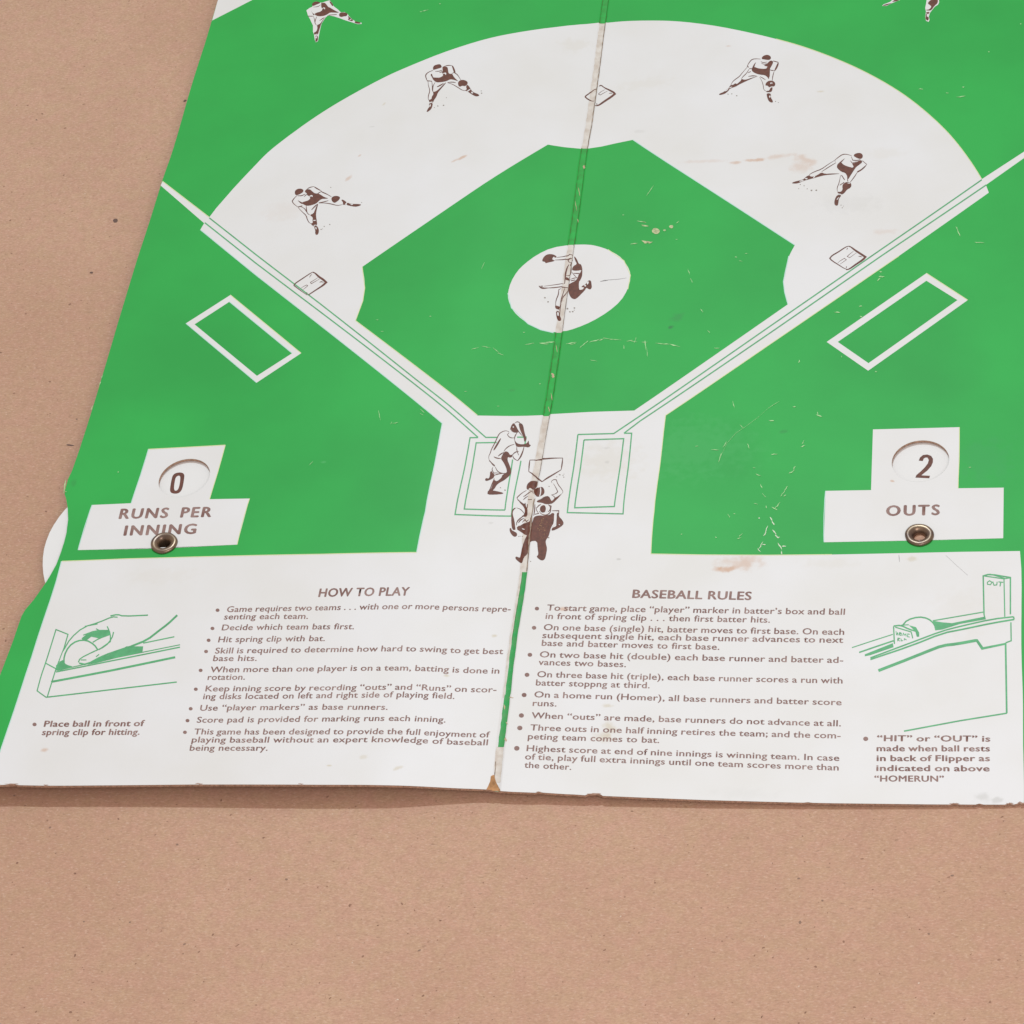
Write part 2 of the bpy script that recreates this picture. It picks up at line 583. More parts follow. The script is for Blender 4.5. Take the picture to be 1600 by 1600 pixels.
# ------------------------------------------------------------------ the board
board = bpy.data.objects.new('game_board', None)
board.location = (0, 0, 0)
C.objects.link(board)
tag(board, 'folding green and white cardboard baseball game board lying open on brown hardboard', 'game board')

HR = (0.7915, 0.2490, 0.0590)
HOLE_R = None


def uv_center(px, py):
    return px2uv(px, py)


hole_r = (*uv_center(1438.3, 720.6), 0.0590)
hole_l = (*uv_center(288.0, 746.8), 0.0560)
riv_r = uv_center(1436.5, 837.0)
riv_l = uv_center(256.5, 849.5)
RIV = 0.0165

left_edge_px = [(352, -38), (340.5, 0), (331, 32), (320.6, 67), (306, 112), (298, 138), (291, 162), (276, 215), (265, 250), (252, 287), (235, 342), (216, 400),
                (185, 502), (160, 587), (144, 640), (125, 700), (112, 737), (106.5, 748), (101.5, 766), (101, 772), (103.5, 780), (106, 795), (106.5, 812),
                (104, 832), (100, 848), (95.5, 862), (88, 882), (78, 900), (67, 917), (52, 938), (40, 952), (34, 962), (30, 973), (22, 997), (13, 1021), (0, 1055), (-62, 1227.3)]
le = U(left_edge_px)
le = [(le[0][0]+0.002, 1.95)]+le
bot_l = [(-62, 1227.3), (0, 1226.5), (12, 1226.2), (22, 1225.4), (30, 1226.8), (70, 1227.6), (100, 1227.6), (150, 1227.2), (200, 1226.8), (300, 1225.8), (400, 1225.8), (500, 1226.2),
         (560, 1226.3), (600, 1226.9), (650, 1228.4), (700, 1231), (740, 1232.6), (760, 1233.5)]
bot_r = [(782, 1236), (800, 1237.2), (836, 1238.6), (842, 1237.6), (850, 1238.6), (880, 1240.6), (900, 1241.5), (914, 1242.6), (919, 1240.6), (930, 1239.8), (939, 1241.6), (942, 1243.6), (1000, 1246),
         (1100, 1250), (1200, 1252.8), (1255, 1254.2), (1262, 1253.4), (1270, 1254.4), (1300, 1255), (1400, 1256.2), (1450, 1256.8), (1484, 1257), (1491, 1255.6), (1500, 1257), (1524, 1257.2),
         (1530, 1255.6), (1537, 1257.2), (1570, 1257.2), (1576, 1255.2), (1584, 1257), (1592, 1255), (1600, 1255), (1606, 1257.6)]
bl = U(bot_l); br = U(bot_r)
UL, UR = -0.0125, -0.0020
vb_l = bl[-1][1]; vb_r = br[0][1]
left_poly = le[::1]+bl[1:]+[(UL, vb_l-0.001), (UL, 1.95)]
# right edge mirrors the left one
mir = [(-u+0.012, v) for u, v in le]
right_edge = mir[::-1]
right_poly = [(UR, 1.95), (UR, vb_r)]+br[:-1]+[(right_edge[0][0], br[-1][1])]+right_edge[1:]
t0 = 0.0013
slab('panel', [(left_poly, [circ(*hole_l), circ(*riv_l, RIV, 20)])], [M_green, M_card], board, 0.0, t0)
slab('panel', [(right_poly, [circ(*hole_r), circ(*riv_r, RIV, 20)])], [M_green, M_card], board, 0.0, t0)
slab('hinge', [([(UL, vb_l-0.002), (UR, vb_r), (UR, 1.95), (UL, 1.95)], [])], [M_hingeg, M_card], board, -0.00002, 0.0009)

# --- white printed field
arc = [(366, 293), (400, 257), (420, 236), (462, 204), (500, 177.5), (537, 155), (575, 134), (612, 115), (650, 99), (687, 84), (725, 71), (762, 60), (800, 52),
       (850, 44.5), (887, 40), (912, 37.7), (940, 36.2), (950, 35.5), (975, 33), (1012, 32), (1050, 32.5), (1087, 36), (1125, 41.5), (1162, 49), (1200, 57.5),
       (1250, 71), (1300, 89), (1350, 111), (1400, 139), (1437, 166), (1475, 200), (1500, 229), (1522, 260), (1534, 280)]
arc = smooth(arc, 2)
white_right = [(1593.7, 861), (1596, 960), (1598, 1080), (1599, 1180), (1600, 1255)]
field = ([(254, 283.3), (327, 339.5), (338, 325)]+arc+[(1600, 237), (1620, 224), (1626, 230), (1600, 247), (1540.5, 289), (1545, 301), (1404.5, 400), (1200, 540), (1040, 649),
         (1022, 800), (1017, 865.5), (1100, 867), (1200, 867.5), (1300, 866.5), (1400, 864.5), (1500, 862.3)]+white_right
         + [p for p in bot_r[::-1] if p[0] < 1598]+bot_l[::-1][:-1] + [(-16, 1226.4)]
         + [(0, 1175), (50, 1025), (96, 877), (200, 873), (300, 870.3), (400, 867.8), (500, 866), (600, 864.2), (651, 863.2), (664.5, 800), (691, 661.5), (400, 430), (313, 359), (319, 348.8), (251, 289.8)])
sheet('white_field_print', [(U(field), [])], M_white, 1, board)
tag(board.children[-1] if False else bpy.data.objects['white_field_print'], 'white printed base paths, foul lines and rules area')
sheet('white_corner_print', [(U([(331.5, 32), (340.5, 0), (351, -34), (459, -36), (395, -0.5)]), [])], M_white, 1, board)

grass = [(856, 226), (882, 230), (907.5, 232.5), (920, 232), (940, 229), (962, 224), (989, 218.5)]+smooth([(1242, 383), (1232.5, 400), (1226, 425), (1224, 440), (1226, 457), (1231, 475.5)])+[
         (991, 641.5), (925, 643.5), (862, 647), (850, 649.5), (800, 650), (746, 649.3), ]+smooth([(555.5, 501), (561, 487), (567, 470), (570, 450), (569.5, 435), (566, 417)])
sheet('infield_grass_print', [(U(grass), [])], M_green, 2, board)
mound = [(892, 382.5), (862, 387), (839, 398), (820, 412), (808, 424), (798, 441), (793.5, 458), (794, 468), (799, 481), (807, 492), (825, 506), (845, 515.5), (865, 520), (880, 518.5),
         (900, 513), (925, 502.5), (950, 487.5), (970, 470.5), (981, 452), (985.5, 435), (984, 422), (975, 407.5), (967, 399.5), (950, 390), (935, 385), (920, 382)]
sheet('pitcher_mound_print', [(U(smooth(mound, 1, True)), [])], M_white, 3, board)


def frame(o, i):
    return [(U([o[k], o[(k+1) % 4], i[(k+1) % 4], i[k]]), []) for k in range(4)]


sheet('dugout_box_print', frame([(360, 461), (470.5, 552), (401, 598), (290.5, 505.3)], [(358.5, 471.5), (456.5, 552), (401.5, 587.3), (304, 506.8)]), M_white, 2, board)
sheet('dugout_box_print', frame([(1447.5, 427), (1512, 469), (1356.5, 579.3), (1291.7, 534.3)], [(1447.5, 438.7), (1496, 469), (1357, 567.5), (1309, 534.3)]), M_white, 2, board)
sheet('sign_print', [(U([(232, 702), (352, 695.5), (340, 737), (327.5, 780), (390, 779), (370.5, 851), (122, 859.5), (144, 789), (205, 786.3)]), [circ(*hole_l), circ(*riv_l, RIV, 20)])], M_white, 2, board)
sheet('sign_print', [(U([(1364, 671), (1499, 667.5), (1497, 763), (1568.3, 762), (1567.5, 841), (1287.5, 847.3), (1290, 767), (1361, 765.8)]), [circ(*hole_r), circ(*riv_r, RIV, 20)])], M_white, 2, board)

# thin colour fringes where the green plate is out of register
def fringe(name, lines, mt, wd=1.3, lay=3.5):
    o = sheet(name, [(U(ribbon(l, wd)), []) for l in lines], mt, lay, board, eps=4e-7)
    o['kind'] = 'stuff'


fringe('misregister_fringe', [arc[len(arc)*5//8:], [(1244, 384), (1233, 401), (1226.6, 426)][:0] or [(1040, 649), (1200, 540), (1404.5, 400)], [(97, 877), (200, 873), (300, 870.3), (400, 867.8), (500, 866), (651, 863.2)],
                              [(1017, 865.5), (1100, 867), (1200, 867.5), (1300, 866.5)], [(360, 461), (470.5, 552)], [(746, 649), (555.5, 501)], [(555.5, 501), (567, 470), (570, 450), (566, 417)],
                              [(254, 283.3), (327, 339.5)], [(232, 702), (352, 695.5)], [(352, 695.5), (327.5, 780)], [(390, 779), (370.5, 851)], [(1499, 667.5), (1497, 763)],
                              [(1017, 865.5), (1022, 800), (1040, 649)], [(1447.5, 427), (1512, 469)], [(950, 390), (975, 407.5), (985, 430), (981, 452)]], M_yel, 1.2)
fringe('misregister_fringe', [[(989, 218.5), (1242, 383)], [(313, 359), (400, 430), (691, 661.5)], [(691, 661.5), (664.5, 800), (651, 863)], [(290.5, 505.3), (401, 598)], [(0, 1175), (50, 1025), (96, 877)],
                              [(144, 789), (122, 859.5)], [(232, 702), (205, 786.3)], [(1290, 767), (1287.5, 847)], [(1231, 475.5), (1226, 457), (1224, 440), (1232.5, 400)],
                              [(793.5, 458), (799, 481), (825, 506), (845, 515.5), (865, 520)], [(358.5, 471.5), (456.5, 552)]], M_cyan, 1.3)

# --- printed green lines
g_lines = [
    [(314, 355.5), (400, 409), (400, 409)][:0] or [(320, 348), (400, 411.5), (500, 487), (650, 602), (700, 642), (747, 683.5)],
    [(327, 340.5), (400, 398), (500, 474.5), (650, 593), (700, 632), (759, 683.5), (777, 683.5)],
    [(1534, 281), (1362, 400), (1200, 512), (1000, 650), (959, 677.5), (903, 679)],
    [(1541, 289), (1377, 400), (1200, 522.5), (1000, 658), (975, 677)],
    [(747, 683.8), (734.5, 684), (723, 745), (711, 804), (799, 806.5)],
    [(777, 683.5), (759, 683.5)],
    [(776, 691.5), (744, 692), (735, 745), (725.5, 795.5), (789, 797)],
    [(801, 718), (789, 797)], [(814, 720), (803, 775), (799, 806.5)],
    [(903, 679), (886.5, 801), (973.5, 803), (987, 677), (975, 677)],
    [(912.5, 687.5), (898, 793.5), (960, 791.5), (974.5, 685.5), (912.5, 687.5)],
    [(808, 683.2), (822, 683), (820, 696)]]
sheet('green_line_print', [(U(ribbon(l, 2.0)), []) for l in g_lines], M_line, 4, board, eps=5e-7)


# --- figures
def figure(name, o, k, white=(), fill=(), lines=(), holes=(), dots=(), lay=5, lw=None, dz=0.0, label=None):
    x0, y0 = o
    polys_w = [(U(Z4(x0, y0, k, p)), []) for p in white]
    fb = [(U(Z4(x0, y0, k, smooth(p, 1, True))), []) for p in fill]
    for wd, p in lines:
        fb.append((U(Z4(x0, y0, k, ribbon(smooth(p, 1), wd*1.5, True))), []))
    ob = sheet(name, fb, M_brown, lay, board, eps=5e-7)
    if label: ob['label'] = label
    if polys_w:
        sheet('white_silhouette', polys_w, M_white, lay-1, ob)
    if holes:
        sheet('white_detail', [(U(Z4(x0, y0, k, smooth(p, 1, True))), []) for p in holes], M_white, lay+1.5, ob)['kind'] = 'stuff'
    if dots:
        d_ = sheet('printed_dust', [(U([(x0+x/k, y0+y/k) for x, y in blob(dx, dy, r)]), []) for dx, dy, r in dots], M_dot, lay, ob)
        d_['kind'] = 'stuff'
    return ob


figure('fielder_print', (660, 90), 16,
       fill=[[(265, 295), (265, 240), (300, 195), (400, 165), (450, 170), (482, 215), (480, 250), (400, 275), (330, 295), (275, 310)],
             [(505, 225), (560, 222), (630, 240), (640, 300), (655, 395), (700, 410), (735, 400), (760, 460), (800, 530), (880, 587), (760, 548), (690, 545), (600, 592), (480, 614), (370, 622), (320, 602), (258, 545), (268, 500), (330, 500), (430, 505), (500, 470), (520, 440), (500, 380), (480, 372), (512, 330), (500, 280)],
             [(200, 430), (240, 400), (255, 470), (290, 510), (268, 560), (240, 490)],
             [(730, 200), (768, 205), (822, 320), (828, 402), (788, 382), (765, 300)],
             [(890, 620), (930, 575), (1000, 555), (1090, 575), (1138, 620), (1120, 680), (1060, 718), (1000, 702), (930, 735), (893, 690)],
             [(600, 622), (545, 690), (455, 795), (385, 880), (352, 980), (292, 1060), (272, 1112), (250, 1130), (178, 1130), (160, 1058), (230, 1040), (235, 975), (280, 920), (262, 860), (330, 850), (400, 800), (500, 700), (565, 635)],
             [(168, 1148), (252, 1132), (258, 1190), (222, 1290), (140, 1357), (98, 1360), (148, 1262), (176, 1238), (165, 1180)],
             [(1110, 680), (1150, 695), (1212, 790), (1250, 850), (1200, 875), (1060, 825), (1115, 790), (1090, 740)],
             [(1140, 860), (1210, 820), (1300, 880), (1390, 910), (1430, 950), (1380, 972), (1320, 968), (1240, 925), (1190, 890)]],
       lines=[(14, [(545, 220), (640, 195), (735, 200)]), (14, [(740, 400), (790, 372), (825, 395), (880, 430), (960, 560)]), (16, [(265, 320), (150, 365), (90, 420), (78, 470), (115, 570), (140, 600)]),
              (13, [(140, 590), (150, 700), (190, 830), (150, 950), (145, 1040), (165, 1070)]), (12, [(115, 580), (235, 592)]), (14, [(235, 590), (250, 720), (250, 830), (275, 862)]),
              (12, [(320, 620), (270, 700), (258, 800), (265, 850)]), (20, [(365, 735), (440, 700), (530, 645)]), (14, [(630, 622), (760, 612), (835, 630)]), (12, [(630, 630), (760, 670), (900, 755), (1000, 820), (1090, 830)]),
              (22, [(740, 410), (780, 510), (880, 585)]), (12, [(320, 348), (440, 340), (492, 312)]), (10, [(490, 330), (470, 370), (420, 375)])],
       holes=[[(515, 392), (592, 372), (598, 420), (580, 440), (562, 402), (522, 412)], [(1098, 845), (1200, 780), (1212, 800), (1118, 862)], [(1215, 850), (1280, 880), (1250, 905), (1222, 885)], [(178, 1180), (215, 1165), (208, 1225), (176, 1236)], [(175, 1118), (255, 1100), (255, 1122), (180, 1138)]],
       dots=[(1470, 835, 14), (1480, 890, 20), (385, 1210, 18), (530, 1195, 20), (300, 1250, 12), (600, 1005, 12)])

figure('fielder_print', (450, 270), 13.333,
       fill=[[(140, 420), (150, 370), (200, 335), (270, 330), (322, 352), (320, 400), (250, 445), (180, 472), (148, 450)],
             [(360, 365), (400, 345), (460, 345), (520, 400), (560, 430), (640, 435), (700, 470), (760, 510), (850, 535), (780, 542), (700, 545), (640, 590), (590, 640), (500, 675), (400, 692), (330, 665), (280, 625), (340, 600), (420, 580), (470, 530), (440, 485), (400, 470), (395, 430), (350, 400)],
             [(195, 565), (230, 590), (310, 625), (300, 660), (240, 620)],
             [(530, 285), (570, 295), (685, 365), (680, 380), (580, 330)],
             [(900, 540), (925, 500), (990, 480), (1060, 490), (1090, 520), (1060, 570), (1020, 600), (970, 632), (920, 600)],
             [(632, 645), (605, 740), (585, 840), (585, 910), (600, 1000), (610, 1080), (560, 1120), (520, 1110), (470, 1060), (520, 1045), (510, 990), (520, 930), (450, 882), (530, 850), (560, 780), (600, 680)],
             [(540, 1125), (600, 1100), (640, 1170), (645, 1225), (625, 1285), (590, 1298), (565, 1270), (570, 1200)],
             [(1105, 565), (1150, 560), (1230, 620), (1215, 670), (1130, 665), (1155, 630)],
             [(1215, 670), (1240, 618), (1300, 650), (1420, 650), (1500, 655), (1528, 668), (1480, 695), (1400, 710), (1290, 690)]],
       lines=[(11, [(385, 350), (450, 305), (540, 287)]), (13, [(685, 370), (700, 400), (800, 440), (905, 500)]), (11, [(600, 450), (640, 420), (690, 395)]), (12, [(185, 475), (130, 530), (88, 590), (110, 640), (200, 712)]),
              (12, [(205, 715), (300, 690)]), (12, [(215, 730), (300, 820), (380, 890), (400, 970), (440, 1040), (480, 1060)]), (11, [(270, 710), (340, 740), (380, 800), (420, 860), (455, 882)]),
              (14, [(380, 690), (385, 780), (400, 830)]), (16, [(490, 775), (560, 700), (620, 650)]), (12, [(640, 625), (740, 610), (840, 580)]), (11, [(640, 632), (780, 630), (900, 650), (1030, 685), (1130, 665)]),
              (12, [(195, 480), (290, 480), (360, 440)]), (10, [(330, 500), (370, 470), (400, 440)])],
       holes=[[(440, 485), (500, 460), (520, 490), (500, 510), (480, 480), (460, 510)], [(1185, 660), (1222, 618), (1240, 625), (1205, 672)], [(1300, 655), (1360, 655), (1350, 672), (1305, 670)], [(530, 1095), (580, 1080), (585, 1095), (540, 1112)], [(565, 1140), (590, 1130), (600, 1175), (580, 1185)], [(520, 985), (580, 985), (580, 1002), (530, 1005)]],
       dots=[(890, 305, 12), (1535, 620, 10), (870, 1078, 14), (755, 1118, 14), (690, 1180, 14), (720, 1170, 8)])

figure('fielder_print', (1120, 75), 16,
       fill=[[(1115, 275), (1140, 215), (1200, 180), (1270, 170), (1330, 195), (1358, 240), (1340, 290), (1280, 302), (1200, 290)],
             [(1340, 315), (1385, 320), (1415, 350), (1370, 450), (1325, 520), (1330, 600), (1310, 720), (1305, 790), (1260, 720), (1200, 680), (1110, 672), (1000, 650), (900, 600), (870, 550), (880, 490), (950, 475), (1030, 510), (1130, 520), (1200, 525), (1262, 480), (1230, 455), (1170, 435), (1250, 400), (1285, 360)],
             [(985, 345), (955, 420), (935, 490), (880, 510), (920, 420)],
             [(1550, 370), (1540, 440), (1490, 540), (1430, 590), (1445, 540), (1490, 440), (1530, 360)],
             [(1210, 940), (1230, 870), (1290, 825), (1360, 815), (1430, 835), (1470, 900), (1440, 965), (1360, 960), (1310, 990), (1270, 940)],
             [(1395, 975), (1390, 1050), (1360, 1105), (1235, 1105), (1240, 1075), (1310, 1070), (1340, 1000)],
             [(1240, 1135), (1355, 1140), (1350, 1240), (1400, 1320), (1405, 1362), (1350, 1365), (1300, 1330), (1262, 1250)],
             [(1060, 705), (950, 735), (800, 800), (660, 865), (540, 925), (480, 965), (370, 1000), (320, 1030), (290, 1010), (345, 925), (410, 925), (460, 880), (500, 905), (560, 855), (600, 820), (620, 770), (670, 795), (750, 790), (870, 745)],
             [(330, 1030), (230, 1130), (150, 1165), (50, 1180), (70, 1140), (170, 1105), (280, 1010)]],
       lines=[(13, [(1095, 280), (1000, 270), (890, 280), (830, 335), (770, 430), (760, 480)]), (12, [(760, 480), (640, 620), (560, 720), (440, 800), (385, 860), (350, 930)]), (12, [(770, 440), (790, 490)]),
              (12, [(820, 510), (740, 640), (650, 720), (615, 770)]), (10, [(820, 515), (880, 520)]), (10, [(780, 620), (850, 590)]), (16, [(790, 712), (900, 695), (1000, 705)]), (10, [(1070, 730), (1130, 830), (1165, 950), (1170, 1040), (1240, 1085)]),
              (12, [(1080, 715), (1160, 760), (1220, 800)]), (12, [(1410, 325), (1540, 360)]), (14, [(1320, 545), (1380, 565), (1430, 560)]), (14, [(1435, 580), (1400, 700), (1385, 820)]), (10, [(1320, 600), (1315, 720)]),
              (10, [(1100, 340), (1160, 370), (1260, 350)]), (10, [(1110, 380), (1180, 410), (1250, 390)])],
       holes=[[(1190, 470), (1262, 458), (1262, 485), (1225, 525), (1210, 515), (1235, 480)], [(305, 990), (390, 965), (370, 990), (320, 1008)], [(200, 1075), (290, 1020), (280, 1050), (215, 1088)], [(1325, 870), (1395, 865), (1390, 905), (1372, 880), (1350, 910)], [(1240, 1112), (1360, 1108), (1355, 1130), (1245, 1130)], [(1310, 1195), (1345, 1190), (1340, 1245), (1308, 1240)]],
       dots=[(280, 1155, 16), (375, 1148, 16), (497, 1195, 18), (1470, 1335, 14), (1540, 1365, 12)])

figure('fielder_print', (1235, 225), 13.333,
       fill=[[(1310, 245), (1345, 205), (1420, 185), (1480, 195), (1512, 240), (1500, 295), (1450, 315), (1380, 290)],
             [(1480, 335), (1500, 380), (1440, 430), (1370, 480), (1335, 530), (1290, 600), (1240, 680), (1200, 745), (1180, 660), (1140, 600), (1060, 580), (990, 520), (965, 480), (985, 410), (1060, 380), (1100, 430), (1180, 465), (1270, 490), (1320, 465), (1280, 410), (1350, 395), (1420, 350)],
             [(1150, 285), (1085, 360), (1030, 420), (985, 420), (1040, 370)],
             [(1595, 430), (1560, 480), (1500, 540), (1400, 600), (1380, 575), (1470, 530), (1560, 450)],
             [(1080, 880), (1100, 830), (1170, 790), (1240, 800), (1275, 840), (1260, 910), (1180, 950), (1120, 1030), (1060, 1060), (980, 1020), (985, 995), (1050, 1000), (1090, 950)],
             [(975, 1060), (1070, 1065), (1010, 1140), (1000, 1230), (985, 1285), (940, 1285), (912, 1240), (925, 1150)],
             [(1060, 618), (900, 635), (720, 650), (600, 680), (480, 715), (360, 745), (260, 775), (200, 805), (120, 828), (20, 820), (70, 790), (170, 765), (270, 740), (330, 680), (390, 650), (420, 680), (490, 680), (560, 650), (650, 590), (720, 625), (850, 615)]],
       lines=[(11, [(1275, 245), (1180, 215), (1090, 215), (1000, 275), (925, 340), (935, 375)]), (11, [(915, 345), (780, 430), (640, 530), (520, 570), (410, 625), (390, 660)]), (11, [(950, 390), (800, 480), (650, 580)]),
              (10, [(1045, 650), (1020, 800), (970, 920), (980, 1000)]), (11, [(1065, 650), (1130, 750)]), (12, [(1395, 590), (1330, 690), (1245, 800)]), (10, [(1190, 680), (1195, 780)]), (10, [(1030, 860), (1120, 800)]), (8, [(1500, 350), (1595, 430)]),
              (11, [(1265, 260), (1300, 340), (1400, 345), (1460, 320)]), (10, [(1250, 350), (1290, 400), (1380, 370)])],
       holes=[[(1250, 490), (1290, 455), (1320, 470), (1300, 495)], [(180, 775), (280, 745), (270, 770), (200, 790)], [(300, 715), (360, 710), (350, 740), (310, 735)], [(470, 700), (510, 665), (520, 680), (485, 712)], [(960, 1160), (1010, 1100), (1005, 1130), (975, 1170)], [(1185, 808), (1250, 812), (1240, 830), (1190, 822)], [(975, 1030), (1065, 1045), (1060, 1062), (980, 1048)]],
       dots=[(440, 968, 22), (540, 965, 20), (205, 845, 12), (285, 870, 12), (175, 930, 10), (350, 935, 12), (1055, 1275, 12), (1105, 1295, 10), (1080, 1330, 12)])

figure('fielder_print', (475, 0), 16,
       white=[[(60, 260), (140, 200), (210, 170), (210, 90), (300, 35), (420, 70), (480, 60), (560, 30), (640, 10), (700, 70), (745, 160), (850, 240), (920, 310), (1020, 305), (1090, 350), (1120, 400), (1200, 480), (1290, 540), (1440, 570), (1440, 600), (1340, 605), (1200, 560), (1050, 515), (900, 460), (750, 410), (600, 385), (540, 440), (440, 590), (390, 800), (350, 1030), (300, 1060), (270, 1000), (250, 860), (225, 800), (225, 640), (150, 480), (100, 390)]],
       fill=[[(200, 140), (205, 85), (270, 40), (350, 40), (420, 75), (320, 115), (230, 155)],
             [(430, 70), (470, 75), (520, 70), (560, 110), (610, 180), (660, 195), (720, 245), (780, 290), (880, 325), (760, 318), (650, 315), (580, 365), (500, 400), (400, 412), (320, 400), (250, 355), (320, 315), (400, 300), (470, 245), (430, 180), (430, 120)],
             [(175, 240), (215, 330), (270, 360), (240, 390), (215, 345)],
             [(630, 30), (680, 45), (740, 140), (710, 160), (660, 90)],
             [(875, 365), (900, 320), (970, 310), (1060, 320), (1095, 360), (1060, 410), (1000, 410), (940, 430), (885, 415)],
             [(560, 400), (500, 480), (430, 590), (400, 700), (370, 790), (350, 870), (270, 885), (240, 820), (310, 790), (340, 700), (320, 630), (400, 600), (470, 500)],
             [(280, 900), (345, 890), (350, 1000), (320, 1045), (285, 1040), (290, 980)],
             [(1090, 390), (1150, 440), (1230, 500), (1210, 540), (1090, 500), (1120, 460)],
             [(1230, 540), (1290, 535), (1430, 570), (1400, 595), (1300, 590)]],
       lines=[(12, [(100, 405), (220, 408)]), (12, [(235, 400), (265, 500), (280, 600), (320, 635)]), (12, [(320, 415), (285, 500), (280, 560)]), (15, [(390, 520), (460, 470), (510, 440)]), (11, [(620, 380), (820, 365)]), (12, [(640, 190), (760, 270), (870, 315)]), (11, [(230, 180), (350, 170), (420, 120)])],
       holes=[[(445, 210), (520, 180), (530, 240), (510, 230), (490, 205), (460, 225)], [(1130, 500), (1190, 465), (1200, 475), (1145, 512)], [(1235, 515), (1280, 545), (1265, 565), (1235, 540)], [(270, 865), (340, 845), (340, 862), (280, 880)], [(290, 920), (325, 905), (320, 960), (290, 965)]])

figure('fielder_print', (1375, 0), 16,
       white=[[(1170, -30), (1150, 100), (1130, 200), (1150, 300), (1130, 420), (1150, 520), (1215, 550), (1240, 500), (1220, 420), (1250, 320), (1370, 170), (1450, 120), (1480, 60), (1470, -30)],
              [(470, -30), (500, 0), (300, 80), (160, 150), (50, 150), (90, 110), (250, 50), (340, -30)]],
       fill=[[(1190, 90), (1230, 30), (1300, -20), (1450, -20), (1445, 80), (1360, 150), (1300, 240), (1250, 270), (1150, 262), (1150, 245), (1230, 240), (1290, 170), (1250, 130)],
             [(1150, 305), (1245, 300), (1220, 350), (1160, 350)], [(1140, 400), (1150, 350), (1180, 360), (1160, 410), (1220, 430), (1215, 500), (1185, 520), (1140, 480)],
             [(480, -20), (460, 20), (330, 50), (300, 40), (400, -20)], [(310, 70), (200, 125), (140, 145), (50, 145), (140, 110), (200, 95), (280, 80)]],
       dots=[])

figure('pitcher_print', (835, 385), 13.333,
       fill=[[(160, 310), (175, 250), (230, 185), (300, 160), (380, 165), (440, 190), (470, 225), (430, 240), (400, 215), (370, 260), (385, 285), (430, 290), (400, 315), (300, 335), (230, 355), (225, 325), (195, 320)],
             [(820, 205), (860, 230), (900, 300), (925, 365), (970, 370), (998, 450), (1000, 530), (995, 620), (960, 700), (925, 745), (930, 900), (960, 910), (1060, 880), (1050, 920), (960, 1010), (880, 1090), (820, 1105), (760, 1070), (715, 980), (700, 900), (705, 800), (780, 755), (860, 715), (900, 660), (920, 590), (960, 545), (985, 490), (900, 510), (800, 505), (780, 480), (810, 410), (890, 370), (850, 300)],
             [(975, 850), (1000, 820), (1060, 800), (1090, 750), (1130, 705), (1180, 715), (1190, 780), (1200, 860), (1160, 905), (1110, 880), (1080, 860), (1045, 935), (1000, 900), (1040, 860), (1010, 850)],
             [(640, 640), (700, 650), (740, 690), (745, 720), (700, 710), (650, 700)],
             [(440, 1225), (530, 1260), (540, 1240), (520, 1300), (520, 1325), (440, 1300), (430, 1250)],
             [(450, 1345), (520, 1355), (530, 1450), (560, 1500), (555, 1550), (510, 1560), (480, 1530), (455, 1450)]],
       lines=[(13, [(465, 232), (600, 215), (700, 198), (740, 165), (790, 180), (800, 230)]), (14, [(430, 285), (560, 280), (700, 270), (760, 240)]), (12, [(800, 235), (740, 260), (700, 290), (720, 330), (770, 340)]),
              (22, [(720, 380), (680, 450), (650, 560), (638, 700), (630, 780)]), (12, [(770, 345), (770, 460), (760, 580), (720, 610), (660, 610)]), (12, [(800, 280), (760, 370), (745, 420)]),
              (10, [(780, 540), (830, 600), (880, 650)]), (12, [(820, 560), (940, 570)]), (12, [(750, 690), (830, 660), (900, 655)]), (12, [(760, 720), (850, 700)]),
              (24, [(95, 825), (130, 860), (190, 875), (280, 868)]), (15, [(250, 870), (400, 862), (600, 852), (720, 848)]), (10, [(200, 830), (400, 805), (570, 780), (620, 780)]), (11, [(130, 830), (180, 830)]),
              (14, [(560, 880), (510, 900), (500, 1010), (450, 1120), (440, 1230)]), (12, [(640, 860), (610, 940), (590, 1010), (550, 1130), (535, 1260)]), (14, [(700, 910), (660, 990), (590, 1060), (560, 1180)]), (12, [(560, 1190), (535, 1300), (530, 1450)])],
       holes=[[(370, 270), (400, 215), (425, 225), (395, 280)], [(470, 1370), (510, 1375), (512, 1450), (480, 1450)], [(445, 1305), (520, 1325), (520, 1345), (450, 1335)], [(1030, 815), (1070, 800), (1080, 825), (1060, 845)], [(1085, 740), (1140, 730), (1120, 790), (1095, 800)], [(785, 515), (900, 515), (980, 490), (960, 540), (860, 560), (790, 550)]],
       dots=[(220, 1072, 20), (285, 1157, 20), (688, 1300, 24), (740, 1365, 18), (800, 1360, 20), (835, 1285, 20), (830, 1330, 12)])

